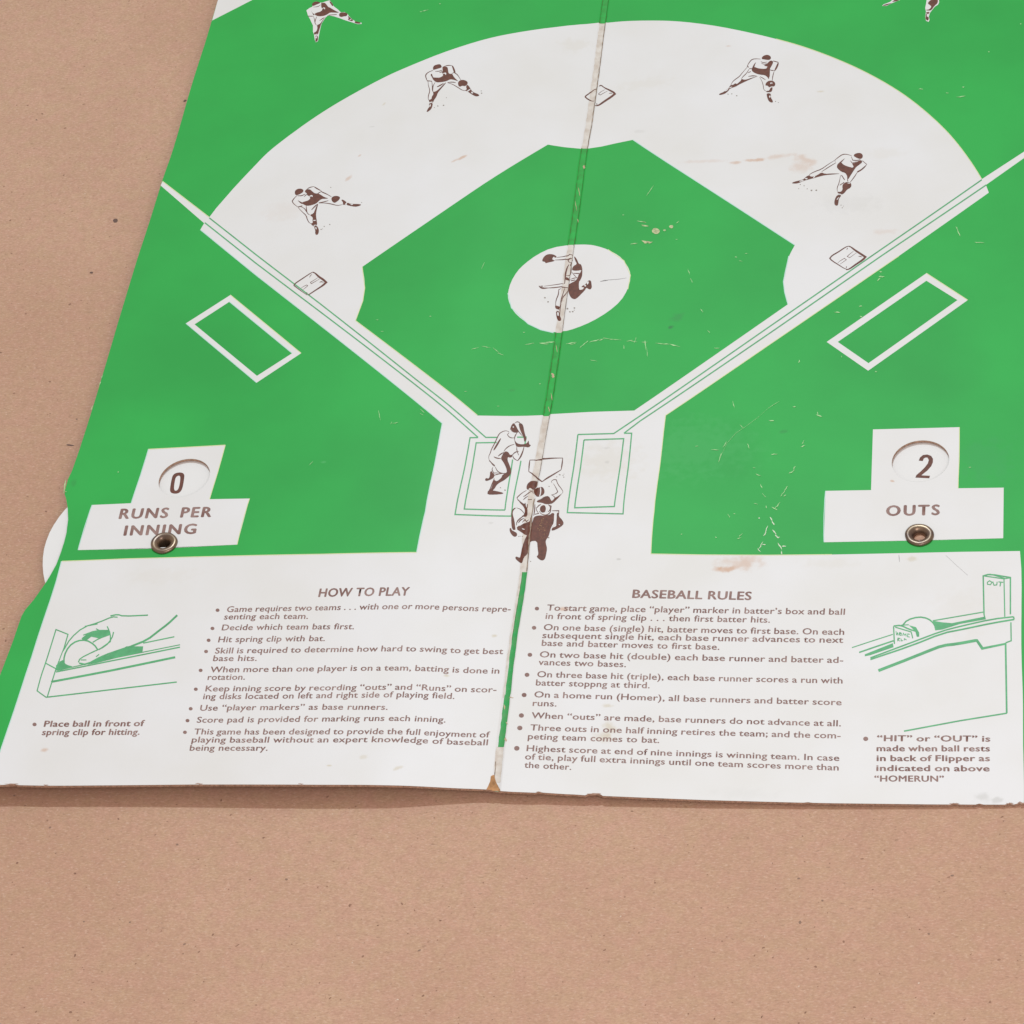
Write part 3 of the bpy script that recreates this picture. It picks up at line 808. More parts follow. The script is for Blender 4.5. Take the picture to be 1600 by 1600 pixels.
figure('batter_print', (740, 650), 13.333,
       fill=[[(760, 270), (800, 170), (850, 145), (870, 200), (940, 340), (900, 350), (830, 345), (770, 300)],
             [(940, 150), (1000, 155), (1035, 200), (1055, 320), (1090, 440), (1110, 480), (1060, 560), (1040, 440), (980, 320), (950, 230)],
             [(845, 480), (890, 560), (960, 590), (1060, 590), (1120, 560), (1145, 500), (1160, 600), (1200, 605), (1150, 660), (1060, 640), (900, 650), (870, 590)],
             [(640, 750), (680, 735), (730, 760), (760, 820), (820, 800), (800, 860), (750, 870), (715, 850), (705, 920), (740, 1000), (780, 1110), (785, 1200), (745, 1250), (640, 1340), (540, 1390), (480, 1440), (440, 1510), (400, 1560), (350, 1590), (280, 1590), (330, 1540), (400, 1350), (430, 1330), (480, 1370), (580, 1290), (600, 1225), (700, 1180), (680, 1080), (620, 960), (565, 890), (600, 810)],
             [(290, 1580), (380, 1550), (500, 1570), (620, 1600), (610, 1625), (450, 1640), (290, 1640)],
             [(370, 1140), (400, 1190), (440, 1220), (420, 1290), (350, 1330), (260, 1360), (235, 1330), (260, 1290), (320, 1310), (345, 1220), (340, 1180)],
             [(560, 460), (575, 475), (500, 620), (430, 720), (405, 712), (490, 560)],
             [(330, 925), (400, 990), (450, 1030), (440, 1060), (380, 1010)]],
       lines=[(12, [(740, 330), (680, 305), (600, 325), (530, 375), (490, 460), (430, 590), (370, 700), (350, 770), (310, 850), (330, 940)]), (11, [(740, 345), (705, 390), (740, 440), (800, 460), (850, 455)]), (14, [(905, 350), (860, 420), (850, 500)]),
              (12, [(850, 590), (750, 620), (670, 680), (630, 740)]), (12, [(860, 150), (900, 120), (950, 130), (980, 170)]), (12, [(870, 190), (930, 320), (1020, 420)]), (12, [(900, 640), (900, 720), (940, 820)]), (20, [(1050, 650), (1020, 760), (970, 870), (915, 935)]),
              (13, [(915, 935), (830, 880), (820, 830)]), (14, [(940, 740), (870, 750), (800, 820)]), (16, [(420, 850), (480, 880), (570, 890)]), (16, [(510, 840), (570, 790), (630, 760)]), (12, [(400, 1070), (380, 1120), (420, 1190), (500, 1185)]), (13, [(450, 1060), (500, 1160), (590, 1200), (700, 1190)]),
              (14, [(430, 1240), (500, 1210), (600, 1200)]), (14, [(430, 1300), (420, 1340), (480, 1370)]), (12, [(330, 930), (420, 1030)])],
       holes=[[(760, 290), (790, 290), (780, 310), (765, 305)], [(815, 215), (840, 220), (840, 245), (815, 245)], [(380, 1480), (400, 1400), (350, 1550)], [(410, 1540), (440, 1520), (440, 1555), (410, 1560)]],
       dots=[(560, 1495, 14), (655, 1545, 18)])

figure('catcher_print', (780, 740), 13.333, lay=5,
       fill=[[(565, 290), (590, 210), (660, 155), (740, 150), (810, 170), (800, 250), (760, 310), (710, 350), (650, 295), (615, 310), (620, 335), (580, 335)],
             [(380, 520), (450, 590), (530, 640), (545, 590), (560, 700), (590, 720), (590, 900), (500, 900), (460, 890), (520, 860), (540, 760), (500, 680), (430, 610)],
             [(255, 790), (300, 720), (360, 710), (290, 770), (280, 850), (320, 980), (335, 1130), (345, 1170), (290, 1180), (260, 1120), (250, 980)],
             [(215, 1140), (250, 1135), (260, 1180), (320, 1210), (370, 1240), (375, 1290), (330, 1325), (270, 1290), (220, 1210)],
             [(350, 1150), (440, 1080), (560, 1020), (640, 1000), (650, 900), (700, 930), (660, 1100), (640, 1300), (540, 1280), (440, 1210)]],
       lines=[(12, [(570, 350), (480, 400), (380, 490), (370, 510), (400, 570)]), (12, [(700, 350), (620, 400), (530, 470), (500, 480)]), (12, [(600, 470), (540, 510), (500, 550)]), (10, [(600, 540), (680, 540)]),
              (10, [(360, 715), (440, 740), (500, 800), (530, 850)]), (16, [(360, 1080), (370, 1000), (450, 920), (520, 880)]), (16, [(400, 1030), (440, 970), (520, 930)]), (14, [(480, 1020), (540, 960), (570, 1000), (620, 960)]), (10, [(630, 350), (690, 370), (715, 420)]),
              (10, [(590, 640), (585, 720)]), (12, [(370, 1130), (420, 1090)])],
       holes=[[(470, 1140), (540, 1160), (520, 1175), (480, 1160)], [(290, 1190), (340, 1180), (355, 1230), (315, 1210)]],
       dots=[(410, 1310, 12), (440, 1305, 9), (480, 1310, 12)])

figure('umpire_print', (780, 740), 13.333, lay=6,
       fill=[[(720, 340), (760, 310), (830, 290), (900, 275), (945, 340), (940, 420), (890, 460), (800, 490), (760, 460), (715, 390)],
             [(780, 570), (880, 530), (940, 480), (1030, 465), (1080, 550), (1110, 570), (1160, 500), (1200, 490), (1300, 420), (1320, 400), (1240, 500), (1180, 560), (1140, 600), (1080, 635), (960, 640), (900, 610), (790, 600)],
             [(850, 700), (900, 660), (950, 660), (975, 720), (960, 800), (900, 820), (850, 780)],
             [(720, 900), (830, 870), (930, 880), (1060, 860), (1100, 820), (1150, 830), (1145, 900), (1140, 1030), (1080, 1120), (1060, 1200), (1030, 1310), (970, 1390), (970, 1450), (1000, 1560), (975, 1700), (950, 1790), (880, 1820), (770, 1735), (820, 1690), (800, 1560), (790, 1400), (650, 1410), (640, 1480), (600, 1600), (590, 1680), (510, 1750), (480, 1870), (430, 1860), (330, 1770), (350, 1725), (410, 1750), (440, 1750), (480, 1520), (560, 1310), (640, 1200), (650, 1060), (700, 1000)],
             [(1200, 820), (1250, 810), (1240, 890), (1310, 960), (1350, 1040), (1300, 1100), (1180, 1170), (1090, 1195), (1100, 1130), (1190, 1100), (1190, 1040), (1200, 900)]],
       lines=[(10, [(1100, 200), (1090, 160), (1130, 125), (1190, 130), (1220, 220), (1290, 310), (1330, 370), (1320, 410)]), (10, [(1130, 210), (1180, 290), (1220, 380), (1180, 420), (1080, 450)]), (12, [(830, 780), (880, 850), (980, 870), (1060, 820), (1080, 740), (1040, 660)]),
              (14, [(780, 720), (820, 670), (870, 640)]), (16, [(745, 640), (740, 760), (720, 880)]), (10, [(770, 700), (780, 770), (820, 830)]), (14, [(1100, 775), (1240, 775), (1245, 820)]), (14, [(1020, 800), (1060, 760), (1070, 700)]), (10, [(1100, 450), (1150, 480), (1160, 520)]), (10, [(740, 850), (830, 830)]), (16, [(1020, 650), (1080, 680), (1070, 780)])],
       holes=[[(850, 290), (872, 290), (880, 380), (850, 490), (830, 480), (855, 400)], [(930, 460), (900, 510), (800, 550), (790, 530), (870, 480)], [(1040, 470), (1070, 460), (1110, 570), (1085, 570)], [(1145, 830), (1195, 820), (1180, 1040), (1120, 1110), (1090, 1110), (1140, 1030)], [(970, 680), (1010, 700), (1000, 790), (960, 810), (975, 730)], [(1230, 1055), (1275, 1065), (1260, 1080)], [(1075, 1155), (1095, 1150), (1085, 1195), (1060, 1195)]],
       dots=[(1040, 268, 13), (1255, 25, 14), (1345, 75, 13), (1350, 10, 8), (1030, 1335, 18), (655, 1830, 12)])

# bases and home plate
figure('base_print', (900, 110), 20, lines=[(26, [(650, 570), (560, 610), (420, 720), (300, 800), (290, 830), (340, 880), (420, 930), (500, 965), (570, 960)]), (42, [(800, 480), (900, 550), (1050, 620), (1180, 690), (1215, 735), (1100, 830), (900, 960), (730, 1080), (660, 1105), (600, 1105)]), (24, [(720, 500), (760, 470), (830, 480)]),
       (10, [(910, 600), (790, 660), (700, 740), (760, 770), (880, 700), (980, 650)]), (14, [(1030, 720), (1090, 710), (1130, 725)]), (14, [(650, 1030), (655, 1080)])])
figure('base_print', (445, 400), 16, lines=[(18, [(560, 980), (400, 870), (230, 740), (240, 700), (450, 560), (680, 408), (730, 405)]), (36, [(700, 405), (760, 430), (850, 520), (960, 590), (1035, 660), (950, 740), (780, 850), (590, 975)]), (9, [(830, 540), (740, 600), (640, 660), (660, 695), (760, 640), (870, 575)]),
       (8, [(400, 810), (470, 760), (550, 725), (575, 745), (500, 810), (440, 850)]), (14, [(870, 660), (920, 640), (970, 665)]), (10, [(620, 540), (640, 490), (680, 460)]), (10, [(550, 910), (560, 960)])])
figure('base_print', (1275, 360), 16, lines=[(20, [(790, 980), (700, 950), (560, 860), (400, 760), (345, 700), (400, 630), (560, 540), (720, 430), (800, 395), (860, 400)]), (34, [(820, 395), (880, 420), (980, 500), (1120, 590), (1235, 665), (1180, 730), (1000, 850), (830, 970), (750, 985)]), (8, [(940, 520), (860, 580), (780, 650), (840, 685), (930, 620), (1010, 560)]),
       (8, [(540, 820), (620, 750), (710, 700), (760, 735), (680, 790), (600, 845)]), (12, [(1060, 650), (1110, 650), (1150, 670)]), (10, [(770, 480), (790, 440)]), (10, [(755, 940), (765, 900)])])
figure('home_plate_print', (780, 640), 13.333, lines=[(15, [(880, 1020), (665, 1045), (640, 1050)]), (18, [(640, 1050), (625, 1150), (615, 1290)]), (20, [(615, 1290), (720, 1360), (880, 1500), (910, 1495)]), (20, [(900, 1500), (980, 1440), (1150, 1340), (1290, 1255)]), (18, [(1290, 1255), (1310, 1140), (1325, 1010)]), (19, [(1325, 1010), (1150, 1012), (1010, 1020), (890, 1040), (780, 1055), (640, 1052)])][1:],
       dots=[(1270, 1360, 12), (1330, 1370, 12), (1200, 1400, 10)])

# --- instruction drawings (green line art)
def drawing(name, o, k, fills, lines, lay=4, label=None):
    pol = [(U(Z4(*o, k, p)), []) for p in fills]+[(U(Z4(*o, k, ribbon(smooth(p, 1), wd))), []) for wd, p in lines]
    ob = sheet(name, pol, M_line, lay, board, eps=5e-7)
    if label: ob['label'] = label
    return ob


drawing('instruction_drawing', (0, 800), 4,
        [[(350, 960), (390, 925), (410, 950), (450, 970), (380, 990), (350, 992)], [(545, 955), (620, 915), (740, 870), (790, 840), (895, 840), (890, 880), (760, 905), (600, 945)],
         [(510, 790), (540, 765), (600, 745), (680, 740), (690, 765), (620, 790), (570, 780), (545, 800), (520, 805)]],
        [(7, [(290, 1160), (232, 1118), (258, 1020), (285, 945), (350, 735), (425, 765), (395, 870)]), (7, [(285, 945), (350, 980), (295, 1158)]), (6, [(350, 980), (400, 850)]), (8, [(290, 1158), (700, 1110), (1105, 1063)]),
         (13, [(320, 1062), (700, 990), (1095, 908)]), (8, [(350, 1000), (700, 930), (1125, 845)]), (6, [(360, 990), (700, 915), (1125, 830)]), (7, [(895, 820), (1090, 780)]),
         (9, [(400, 960), (400, 900), (430, 840), (480, 805), (540, 800), (590, 830), (610, 860)]), (7, [(400, 955), (450, 968)]), (7, [(400, 860), (440, 790), (520, 720), (620, 690), (700, 655), (735, 658)]), (6, [(530, 715), (610, 700)]),
         (8, [(690, 650), (735, 640), (770, 652), (925, 645)]), (12, [(1108, 645), (1050, 700), (990, 745), (920, 800), (820, 840)]), (10, [(825, 838), (770, 855), (640, 900), (540, 955), (495, 945)]),
         (7, [(490, 940), (500, 915), (580, 875), (660, 840), (700, 790), (710, 750)]), (7, [(670, 715), (690, 760), (690, 810), (620, 860)]), (6, [(520, 770), (600, 740), (680, 740)]), (6, [(600, 730), (640, 750)]), (7, [(580, 815), (620, 790), (690, 765)]),
         (8, [(370, 940), (400, 930)]), (6, [(505, 925), (540, 925)]), (6, [(600, 905), (620, 890)])], label='green line drawing of a hand placing a ball by the clip')
drawing('instruction_drawing', (1200, 800), 4,
        [[(605, 890), (780, 820), (785, 845), (640, 895), (605, 902)], [(1030, 680), (1090, 690), (1150, 695), (1350, 655), (1355, 672), (1200, 700), (1090, 735), (1050, 740)], [(880, 708), (925, 720), (945, 755), (945, 780), (930, 780), (920, 745)],
         [(1290, 795), (1310, 795), (1345, 845), (1485, 818), (1485, 830), (1335, 862)]],
        [(9, [(1350, 640), (1345, 400), (1385, 388), (1515, 410), (1515, 640)]), (7, [(1350, 400), (1475, 418), (1480, 655)]), (7, [(1475, 418), (1510, 412)]), (8, [(1350, 640), (1358, 672)]), (6, [(1385, 388), (1480, 415)]),
         (9, [(1535, 655), (1400, 670), (1200, 715), (1085, 745), (900, 815), (640, 912)]), (10, [(1538, 672), (1400, 695), (1210, 735), (1090, 758), (900, 835), (640, 922)]), (9, [(1535, 655), (1538, 672)]),
         (18, [(690, 992), (850, 930), (1000, 870), (1090, 835), (1180, 825), (1300, 803)]), (8, [(1518, 690), (1520, 805), (1485, 818)]), (11, [(1485, 820), (1488, 1000), (1492, 1258)]), (9, [(1492, 1258), (1200, 1305), (850, 1370)]),
         (9, [(840, 710), (870, 675), (940, 655), (1000, 665), (1040, 700), (1050, 740)]), (7, [(1030, 680), (1350, 625)]), (8, [(785, 715), (790, 825)]), (9, [(785, 713), (830, 708), (885, 735), (925, 745)]), (6, [(830, 708), (880, 705)]), (7, [(795, 720), (895, 750), (905, 790)]),
         (6, [(525, 848), (640, 810), (780, 765)]), (9, [(570, 878), (680, 840), (785, 805)]),
         (6, [(1370, 440), (1385, 430), (1400, 440), (1390, 455), (1372, 452), (1370, 440)]), (6, [(1405, 435), (1412, 458), (1430, 456), (1432, 436)]), (6, [(1440, 437), (1470, 440)]), (7, [(1455, 438), (1450, 465)]),
         (5, [(800, 745), (803, 768), (808, 755), (812, 758), (812, 772)]), (5, [(822, 752), (820, 768), (832, 772), (834, 758), (822, 752)]), (5, [(842, 774), (846, 758), (854, 770), (862, 762), (864, 778)]), (5, [(886, 765), (874, 762), (872, 780), (886, 782)]),
         (5, [(810, 808), (812, 788), (824, 790), (812, 798), (824, 808)]), (5, [(832, 792), (832, 806), (844, 804)]), (5, [(852, 803), (853, 792), (866, 800)])], label='green line drawing of a ball resting behind the flipper')

# ------------------------------------------------------------------ lettering
ALL = 'ABCDEFGHIJKLMNOPQRSTUVWXYZabcdefghijklmnopqrstuvwxyz0123456789.,;()-“”’'


def glyph_set(bold):
    obs = []
    def mk(s):
        cu = bpy.data.curves.new('glyph_source', 'FONT')
        cu.body = s; cu.size = 1.0; cu.resolution_u = 3
        o = bpy.data.objects.new('glyph_source', cu)
        C.objects.link(o); obs.append(o)
        return o
    srcs = {ch: (mk(ch), mk(ch+'|')) for ch in ALL}
    bar = mk('|')
    bpy.context.view_layer.update()
    dg = bpy.context.evaluated_depsgraph_get()
    def geo_(o):
        ev = o.evaluated_get(dg)
        me = ev.to_mesh()
        v = [(p.co.x, p.co.y) for p in me.vertices]
        f = [tuple(p.vertices) for p in me.polygons]
        ev.to_mesh_clear()
        return v, f
    bx = max(p[0] for p in geo_(bar)[0])
    out = {}
    for ch, (a, b2) in srcs.items():
        v, f = geo_(a)
        n0 = len(v); vv = []; ff = []
        for k, (dx, dy) in enumerate(((-bold, 0), (bold, 0), (0, bold*.6), (0, -bold*.6))):
            vv += [(p[0]+dx, p[1]+dy, k*7e-7) for p in v]
            ff += [tuple(i+k*n0 for i in q) for q in f]
        out[ch] = (vv, ff, max(p[0] for p in geo_(b2)[0])-bx+bold)
    for o in obs:
        cu = o.data
        bpy.data.objects.remove(o); bpy.data.curves.remove(cu)
    return out


G_BODY = glyph_set(0.018)
G_HEAD = glyph_set(0.033)
G_SIGN = glyph_set(0.042)


def cap_h(G):
    return max(p[1] for p in G['H'][0])


def word_w(G, wd, track=0.0):
    return sum(G[c][2] for c in wd)+track*(len(wd)-1)


def line_geo(G, text, p0, p1, pm, cap, kx=None, track=0.0, slant=0.0, dz=0.0):
    """baseline start p0, end p1 (photo pixels), mid p m; cap height in px; returns tri meshes in uv"""
    a = px2uv(*p0, dz); b2 = px2uv(*p1, dz)
    mid = px2uv(*pm, dz) if pm else ((a[0]+b2[0])/2, (a[1]+b2[1])/2)
    up = px2uv(p0[0], p0[1]-cap, dz)[1]-a[1]
    sc = up/cap_h(G)
    W = b2[0]-a[0]
    words = text.split(' ')
    sp = 0.30
    lead = min(p[0] for p in G[words[0][0]][0])
    trail = G[words[-1][-1]][2]-max(p[0] for p in G[words[-1][-1]][0])
    nat = sum(word_w(G, x, track) for x in words)+sp*(len(words)-1)-lead-trail
    if kx is None:
        kk = W/nat
        gap = sp*kk
    else:
        kk = kx*sc
        gap = (W-kk*(nat-sp*(len(words)-1)))/max(1, len(words)-1)
        if gap < 0.2*kk:
            kk = W/(nat-0.05*(len(words)-1)); gap = 0.25*kk
    # quadratic baseline through mid
    tm = (mid[0]-a[0])/W
    ym = mid[1]-(a[1]+(b2[1]-a[1])*tm)
    q = ym/(tm*(1-tm))
    out = []
    x = -lead*kk
    for wi, wd in enumerate(words):
        for ch in wd:
            v, f, adv = G[ch]
            vv = []
            for px_, py_, pz_ in v:
                uu = a[0]+x+px_*kk+py_*sc*slant
                t = (uu-a[0])/W
                vv.append((uu, a[1]+(b2[1]-a[1])*t+q*t*(1-t)+py_*sc, pz_))
            out.append((vv, f))
            x += adv*kk+track*kk
        x += gap-track*kk
    return out, kk/sc


def para(name, lines, G, cap, mt, kx=None, bullet=None, br=3.2, lay=4, slant=0.0, track=0.0, label=None, base=0.0):
    tris = []
    for ln in lines:
        text, p0, p1 = ln[:3]
        pm = ln[3] if len(ln) > 3 else None
        just = ln[4] if len(ln) > 4 else False
        t, k = line_geo(G, text, p0, p1, pm, cap, kx if just else None, track, slant, base)
        tris += t
    polys = []
    if bullet:
        polys.append((U([(bullet[0]+br*math.cos(i*math.pi/6), bullet[1]-0+br*.86*math.sin(i*math.pi/6)) for i in range(12)]), []))
    ob = sheet(name, polys, mt, lay, board, base=base, tris=tris)
    if label: ob['label'] = label
    return ob


J = True
T_ = M_text
KL = 1.19
LQ, RQ = '“', '”'
para('printed_heading', [('HOW TO PLAY', (497, 932.7), (638.5, 930.5))], G_HEAD, 13, T_, label='HOW TO PLAY heading')
colL = [
    ((340, 953.5), [('Game requires two teams . . . with one or more persons repre-', (353.7, 956.5), (797.5, 955.8), (540, 953), J), ('senting each team.', (349.5, 968), (481, 967))]),
    ((332, 982), [('Decide which team bats first.', (346, 985), (553, 983.2))]),
    ((326, 1000.5), [('Hit spring clip with bat.', (340.5, 1003.7), (507.5, 1001.7))]),
    ((322, 1018), [('Skill is required to determine how hard to swing to get best', (335.5, 1021.2), (786, 1022), (560, 1018.3), J), ('base hits.', (332.5, 1033), (401, 1032.7))]),
    ((313.5, 1047.5), [('When more than one player is on a team, batting is done in', (328, 1050.7), (780, 1052.5), (580, 1048), J), ('rotation.', (324, 1062.5), (382.5, 1062))]),
    ((306, 1077), [('Keep inning score by recording “outs” and “Runs” on scor-', (320.5, 1080.3), (775.5, 1081.8), (560, 1078.2), J), ('ing disks located on left and right side of playing field.', (317, 1092.5), (710, 1092.2), (520, 1090.7))]),
    ((298, 1107.5), [('Use “player markers” as base runners.', (312, 1110.6), (605.5, 1109.2))]),
    ((293, 1126), [('Score pad is provided for marking runs each inning.', (307, 1129.2), (696, 1129), (500, 1127.5))]),
    ((289, 1144.3), [('This game has been designed to provide the full enjoyment of', (302.5, 1147.5), (765, 1152.3), (560, 1147.2), J), ('playing baseball without an expert knowledge of baseball', (299, 1160), (762, 1164.5), (560, 1159.8), J), ('being necessary.', (296, 1173), (418, 1173))])]
for b0, ls in colL:
    para('printed_paragraph', ls, G_BODY, 9.0, T_, KL, b0, 3.1)
para('printed_paragraph', [('Place ball in front of', (68, 1135.5), (225, 1134.5), None, J), ('spring clip for hitting.', (65, 1148.6), (218, 1148))], G_HEAD, 9.4, T_, 1.25, (54, 1132), 3.3)
para('printed_heading', [('BASEBALL RULES', (987.5, 934), (1174, 937.5))], G_HEAD, 12.8, T_, label='BASEBALL RULES heading')
colR = [
    ((839, 951), [('To start game, place “player” marker in batter’s box and ball', (854, 954), (1320, 960.6), None, J), ('in front of spring clip . . . then first batter hits.', (852, 967), (1203, 973))]),
    ((834.5, 981), [('On one base (single) hit, batter moves to first base. On each', (849, 984.5), (1319, 992), None, J), ('subsequent single hit, each base runner advances to next', (847, 997), (1317.5, 1004.5), None, J), ('base and batter moves to first base.', (846, 1009), (1124, 1015.4))]),
    ((828, 1023.2), [('On two base hit (double) each base runner and batter ad-', (843, 1027), (1317.5, 1036), None, J), ('vances two bases.', (841, 1039), (978, 1042.5))]),
    ((823.5, 1054.5), [('On three base hit (triple), each base runner scores a run with', (839, 1058), (1316.5, 1068), None, J), ('batter stoppng at third.', (837, 1071), (1015, 1075.5))]),
    ((819, 1086), [('On a home run (Homer), all base runners and batter score', (834.5, 1089.5), (1315, 1102), None, J), ('runs.', (832, 1103), (869.5, 1104))]),
    ((814.7, 1118), [('When “outs” are made, base runners do not advance at all.', (830, 1122.3), (1314, 1135), None, J)]),
    ((812.2, 1137.5), [('Three outs in one half inning retires the team; and the com-', (828, 1141.2), (1313.5, 1154), None, J), ('peting team comes to bat.', (824.5, 1155), (1030, 1161))]),
    ((807.5, 1169.3), [('Highest score at end of nine innings is winning team. In case', (822.5, 1173.6), (1311.5, 1189), None, J), ('of tie, play full extra innings until one team scores more than', (820, 1186.5), (1310.5, 1204), None, J), ('the other.', (819, 1199.5), (892.5, 1203))])]
for i, (b0, ls) in enumerate(colR):
    para('printed_paragraph', ls, G_BODY, 9.4, T_, KL, b0, 3.4+0.13*i)
para('printed_paragraph', [('“HIT” or “OUT” is', (1370, 1158), (1547.5, 1158.8), None, J), ('made when ball rests', (1369.5, 1173.7), (1547, 1174), None, J), ('in back of Flipper as', (1369.5, 1189.2), (1547, 1189.3), None, J),
                           ('indicated on above', (1369, 1204.6), (1546.5, 1205.2), None, J), ('“HOMERUN”', (1366, 1221), (1475, 1221.3))], G_HEAD, 9.3, T_, 1.32, (1352.7, 1154.5), 4)
para('sign_lettering', [('RUNS', (185, 810.6), (262, 808.8)), ('PER', (281, 808.4), (330, 807.5)), ('INNING', (192.5, 836.8), (306, 833.8))], G_SIGN, 15.6, M_text, slant=0.0, track=0.06, label='RUNS PER INNING lettering')
para('sign_lettering', [('OUTS', (1384, 806), (1468.5, 804.5))], G_SIGN, 16.2, M_text, track=0.08, label='OUTS lettering')

# ------------------------------------------------------------------ score disks under the board
ZD = -t0-0.00025


def disk(hole, riv, edge_px, digit, tex):
    c = riv
    e = px2uv(*edge_px, ZD)
    r = math.hypot(e[0]-c[0], e[1]-c[1]) if edge_px[0] < 800 else None
    return c, r


eL = px2uv(67.3, 893, ZD)
rL = math.hypot(eL[0]-riv_l[0], eL[1]-riv_l[1])
dk = []
for c, lb in ((riv_l, 'white score disk poking out past the left edge of the board'), (riv_r, 'white score disk showing the outs through the right hole')):
    d = slab('score_disk', [(circ(c[0], c[1], rL, 72), [circ(c[0], c[1], RIV, 20)])], [M_disk, M_card], board, ZD, 0.0008)
    d['label'] = lb
    dk.append(d)


def digit(pts_px, wd, parent, closed=False):
    r_ = ribbon(pts_px, wd)
    if closed:
        o_, i_ = r_
    return r_


# "0" : rounded slanted box ring, "2": traced outline
z0o = smooth([(640, 790), (665, 700), (730, 650), (850, 640), (910, 680), (905, 770), (880, 920), (850, 1020), (780, 1085), (660, 1085), (605, 1040), (615, 930)], 2, True)
z0i = smooth([(708, 830), (725, 750), (770, 710), (815, 712), (825, 760), (812, 880), (785, 985), (745, 1025), (700, 1020), (690, 950)], 2, True)
sheet('digit_print', [(U(Z4(220, 690, 13.333, z0o), ZD), [U(Z4(220, 690, 13.333, z0i), ZD)])], M_brown, 1.5, dk[0], base=ZD)
two = [(740, 665), (765, 600), (830, 545), (920, 535), (1000, 565), (1038, 625), (1035, 700), (1000, 780), (920, 870), (850, 925), (795, 970), (975, 978), (960, 1032), (670, 1018), (690, 965), (780, 890), (870, 800), (930, 720), (950, 650), (920, 600), (880, 600), (845, 620), (825, 672)]
sheet('digit_print', [(U(Z4(1380, 670, 13.333, two), ZD), [])], M_brown, 1.5, dk[1], base=ZD)

# ------------------------------------------------------------------ eyelets
def eyelet(c, lb):
    prof = [(0.0294, 0.0001), (0.0292, 0.0005), (0.0282, 0.0010), (0.0256, 0.0013), (0.0220, 0.00135), (0.0185, 0.0011), (0.0155, 0.0007), (0.0130, 0.0000), (0.0112, -0.0012), (0.0104, -0.0035), (0.0102, -0.0080)]
    bm = bmesh.new()
    n = 48
    rings = []
    for ri, (r_, z) in enumerate(prof):
        ring = []
        for i in range(n):
            a = 2*math.pi*i/n
            wob = 1+0.012*math.sin(3*a+1)+0.008*math.sin(7*a)
            ring.append(bm.verts.new(uv3(c[0]+r_*wob*math.cos(a), c[1]+r_*wob*math.sin(a), z)))
        rings.append(ring)
    for a_, b_2 in zip(rings, rings[1:]):
        for i in range(n):
            bm.faces.new((a_[i], a_[(i+1) % n], b_2[(i+1) % n], b_2[i]))
    bmesh.ops.recalc_face_normals(bm, faces=bm.faces)
    for f in bm.faces:
        f.smooth = True
    me = bpy.data.meshes.new('eyelet'); bm.to_mesh(me); bm.free()
    o = link('eyelet', me, M_brass, board)
    o['label'] = lb


eyelet(riv_l, 'tarnished brass eyelet below the INNING lettering')
eyelet(riv_r, 'tarnished brass eyelet below the OUTS lettering')

# ------------------------------------------------------------------ worn crease
def pieces(name, lst, mt, layer, parent):
    for i, p in enumerate(lst):
        sheet(name, [p], mt, layer+i*0.02, parent)


def cstrip(y0, y1, a, b2):
    """strip along the crease between photo rows y0..y1 from u=a to u=b2"""
    cx = lambda y: np.interp(y, [p[1] for p in crease_px], [p[0] for p in crease_px])
    v0 = px2uv(cx(y0), y0)[1]; v1 = px2uv(cx(y1), y1)[1]
    n = max(2, int(abs(v1-v0)/0.012))
    L, Rr = [], []
    for i in range(n+1):
        v = v0+(v1-v0)*i/n
        fa = a if not callable(a) else a(v)
        fb = b2 if not callable(b2) else b2(v)
        L.append((fa, v)); Rr.append((fb, v))
    return (L+Rr[::-1], [])


jit = lambda base, amp: (lambda v: base+random.uniform(-amp, amp))
pieces('hinge_wear_print', [cstrip(36, 232, jit(-0.0150, .0010), -0.0025), cstrip(382, 519, jit(-0.0150, .0010), -0.0025), cstrip(649, 893, jit(-0.0150, .0010), -0.002), cstrip(893, 1090, jit(-0.0150, .0008), jit(-0.0105, .0008)),
                           cstrip(1167, 1222, jit(-0.0150, .001), jit(0.000, .0006))], M_hingew, 3.3, board)
pieces('hinge_wear_print', [cstrip(-40, 36, jit(-.014, .0005), -0.002), cstrip(232, 382, jit(-0.0145, .0006), -0.0020), cstrip(519, 649, jit(-0.0145, .0006), -0.0020)], M_hingeg, 2.3, board)
pieces('hinge_green_print', [cstrip(893, 1085, jit(-0.0105, .0008), jit(0.0004, .0005)), cstrip(1085, 1167, jit(-0.0125, .0008), jit(0.0, .0004))], mat('hinge_green_ink', (0.035, 0.33, 0.09), 0.5, 0.2, 0.25, 300, tint=(0.09, 0.36, 0.12)), 8.6, board)
pieces('crease_dirt_print', [cstrip(36, 232, jit(-0.0022, .0008), jit(0.0006, .0005)), cstrip(382, 519, jit(-0.0015, .0005), jit(0.0002, .0004)), cstrip(649, 760, jit(-0.0014, .0005), jit(0.0001, .0004)), cstrip(780, 892, jit(-0.0024, .001), jit(0.0006, .0006)),
                            cstrip(1190, 1225, jit(-0.0145, .0015), jit(-0.0125, .0008))], M_dirt, 9.0, board)
pieces('crease_dirt_print', [cstrip(-40, 36, jit(-0.0014, .0006), jit(0.0002, .0006)), cstrip(232, 382, jit(-0.0014, .0008), jit(0.0006, .0008)), cstrip(519, 649, jit(-0.0014, .0008), jit(0.0006, .0007)),
                            cstrip(-40, 36, jit(-0.0152, .0006), jit(-0.0136, .0006)), cstrip(232, 382, jit(-0.0148, .0007), jit(-0.0134, .0007)), cstrip(519, 649, jit(-0.0148, .0007), jit(-0.0134, .0007)), cstrip(893, 1000, jit(-.0108, .0004), jit(-.0096, .0004))], M_dirtg, 9.4, board)
sheet('torn_edge_print', [(U([(767, 1213), (772, 1211), (775, 1222), (781, 1233), (782, 1236.3), (776, 1236), (768, 1235.2), (760, 1233.6), (763, 1228), (766, 1221)]), [])], M_orange, 9.8, board)
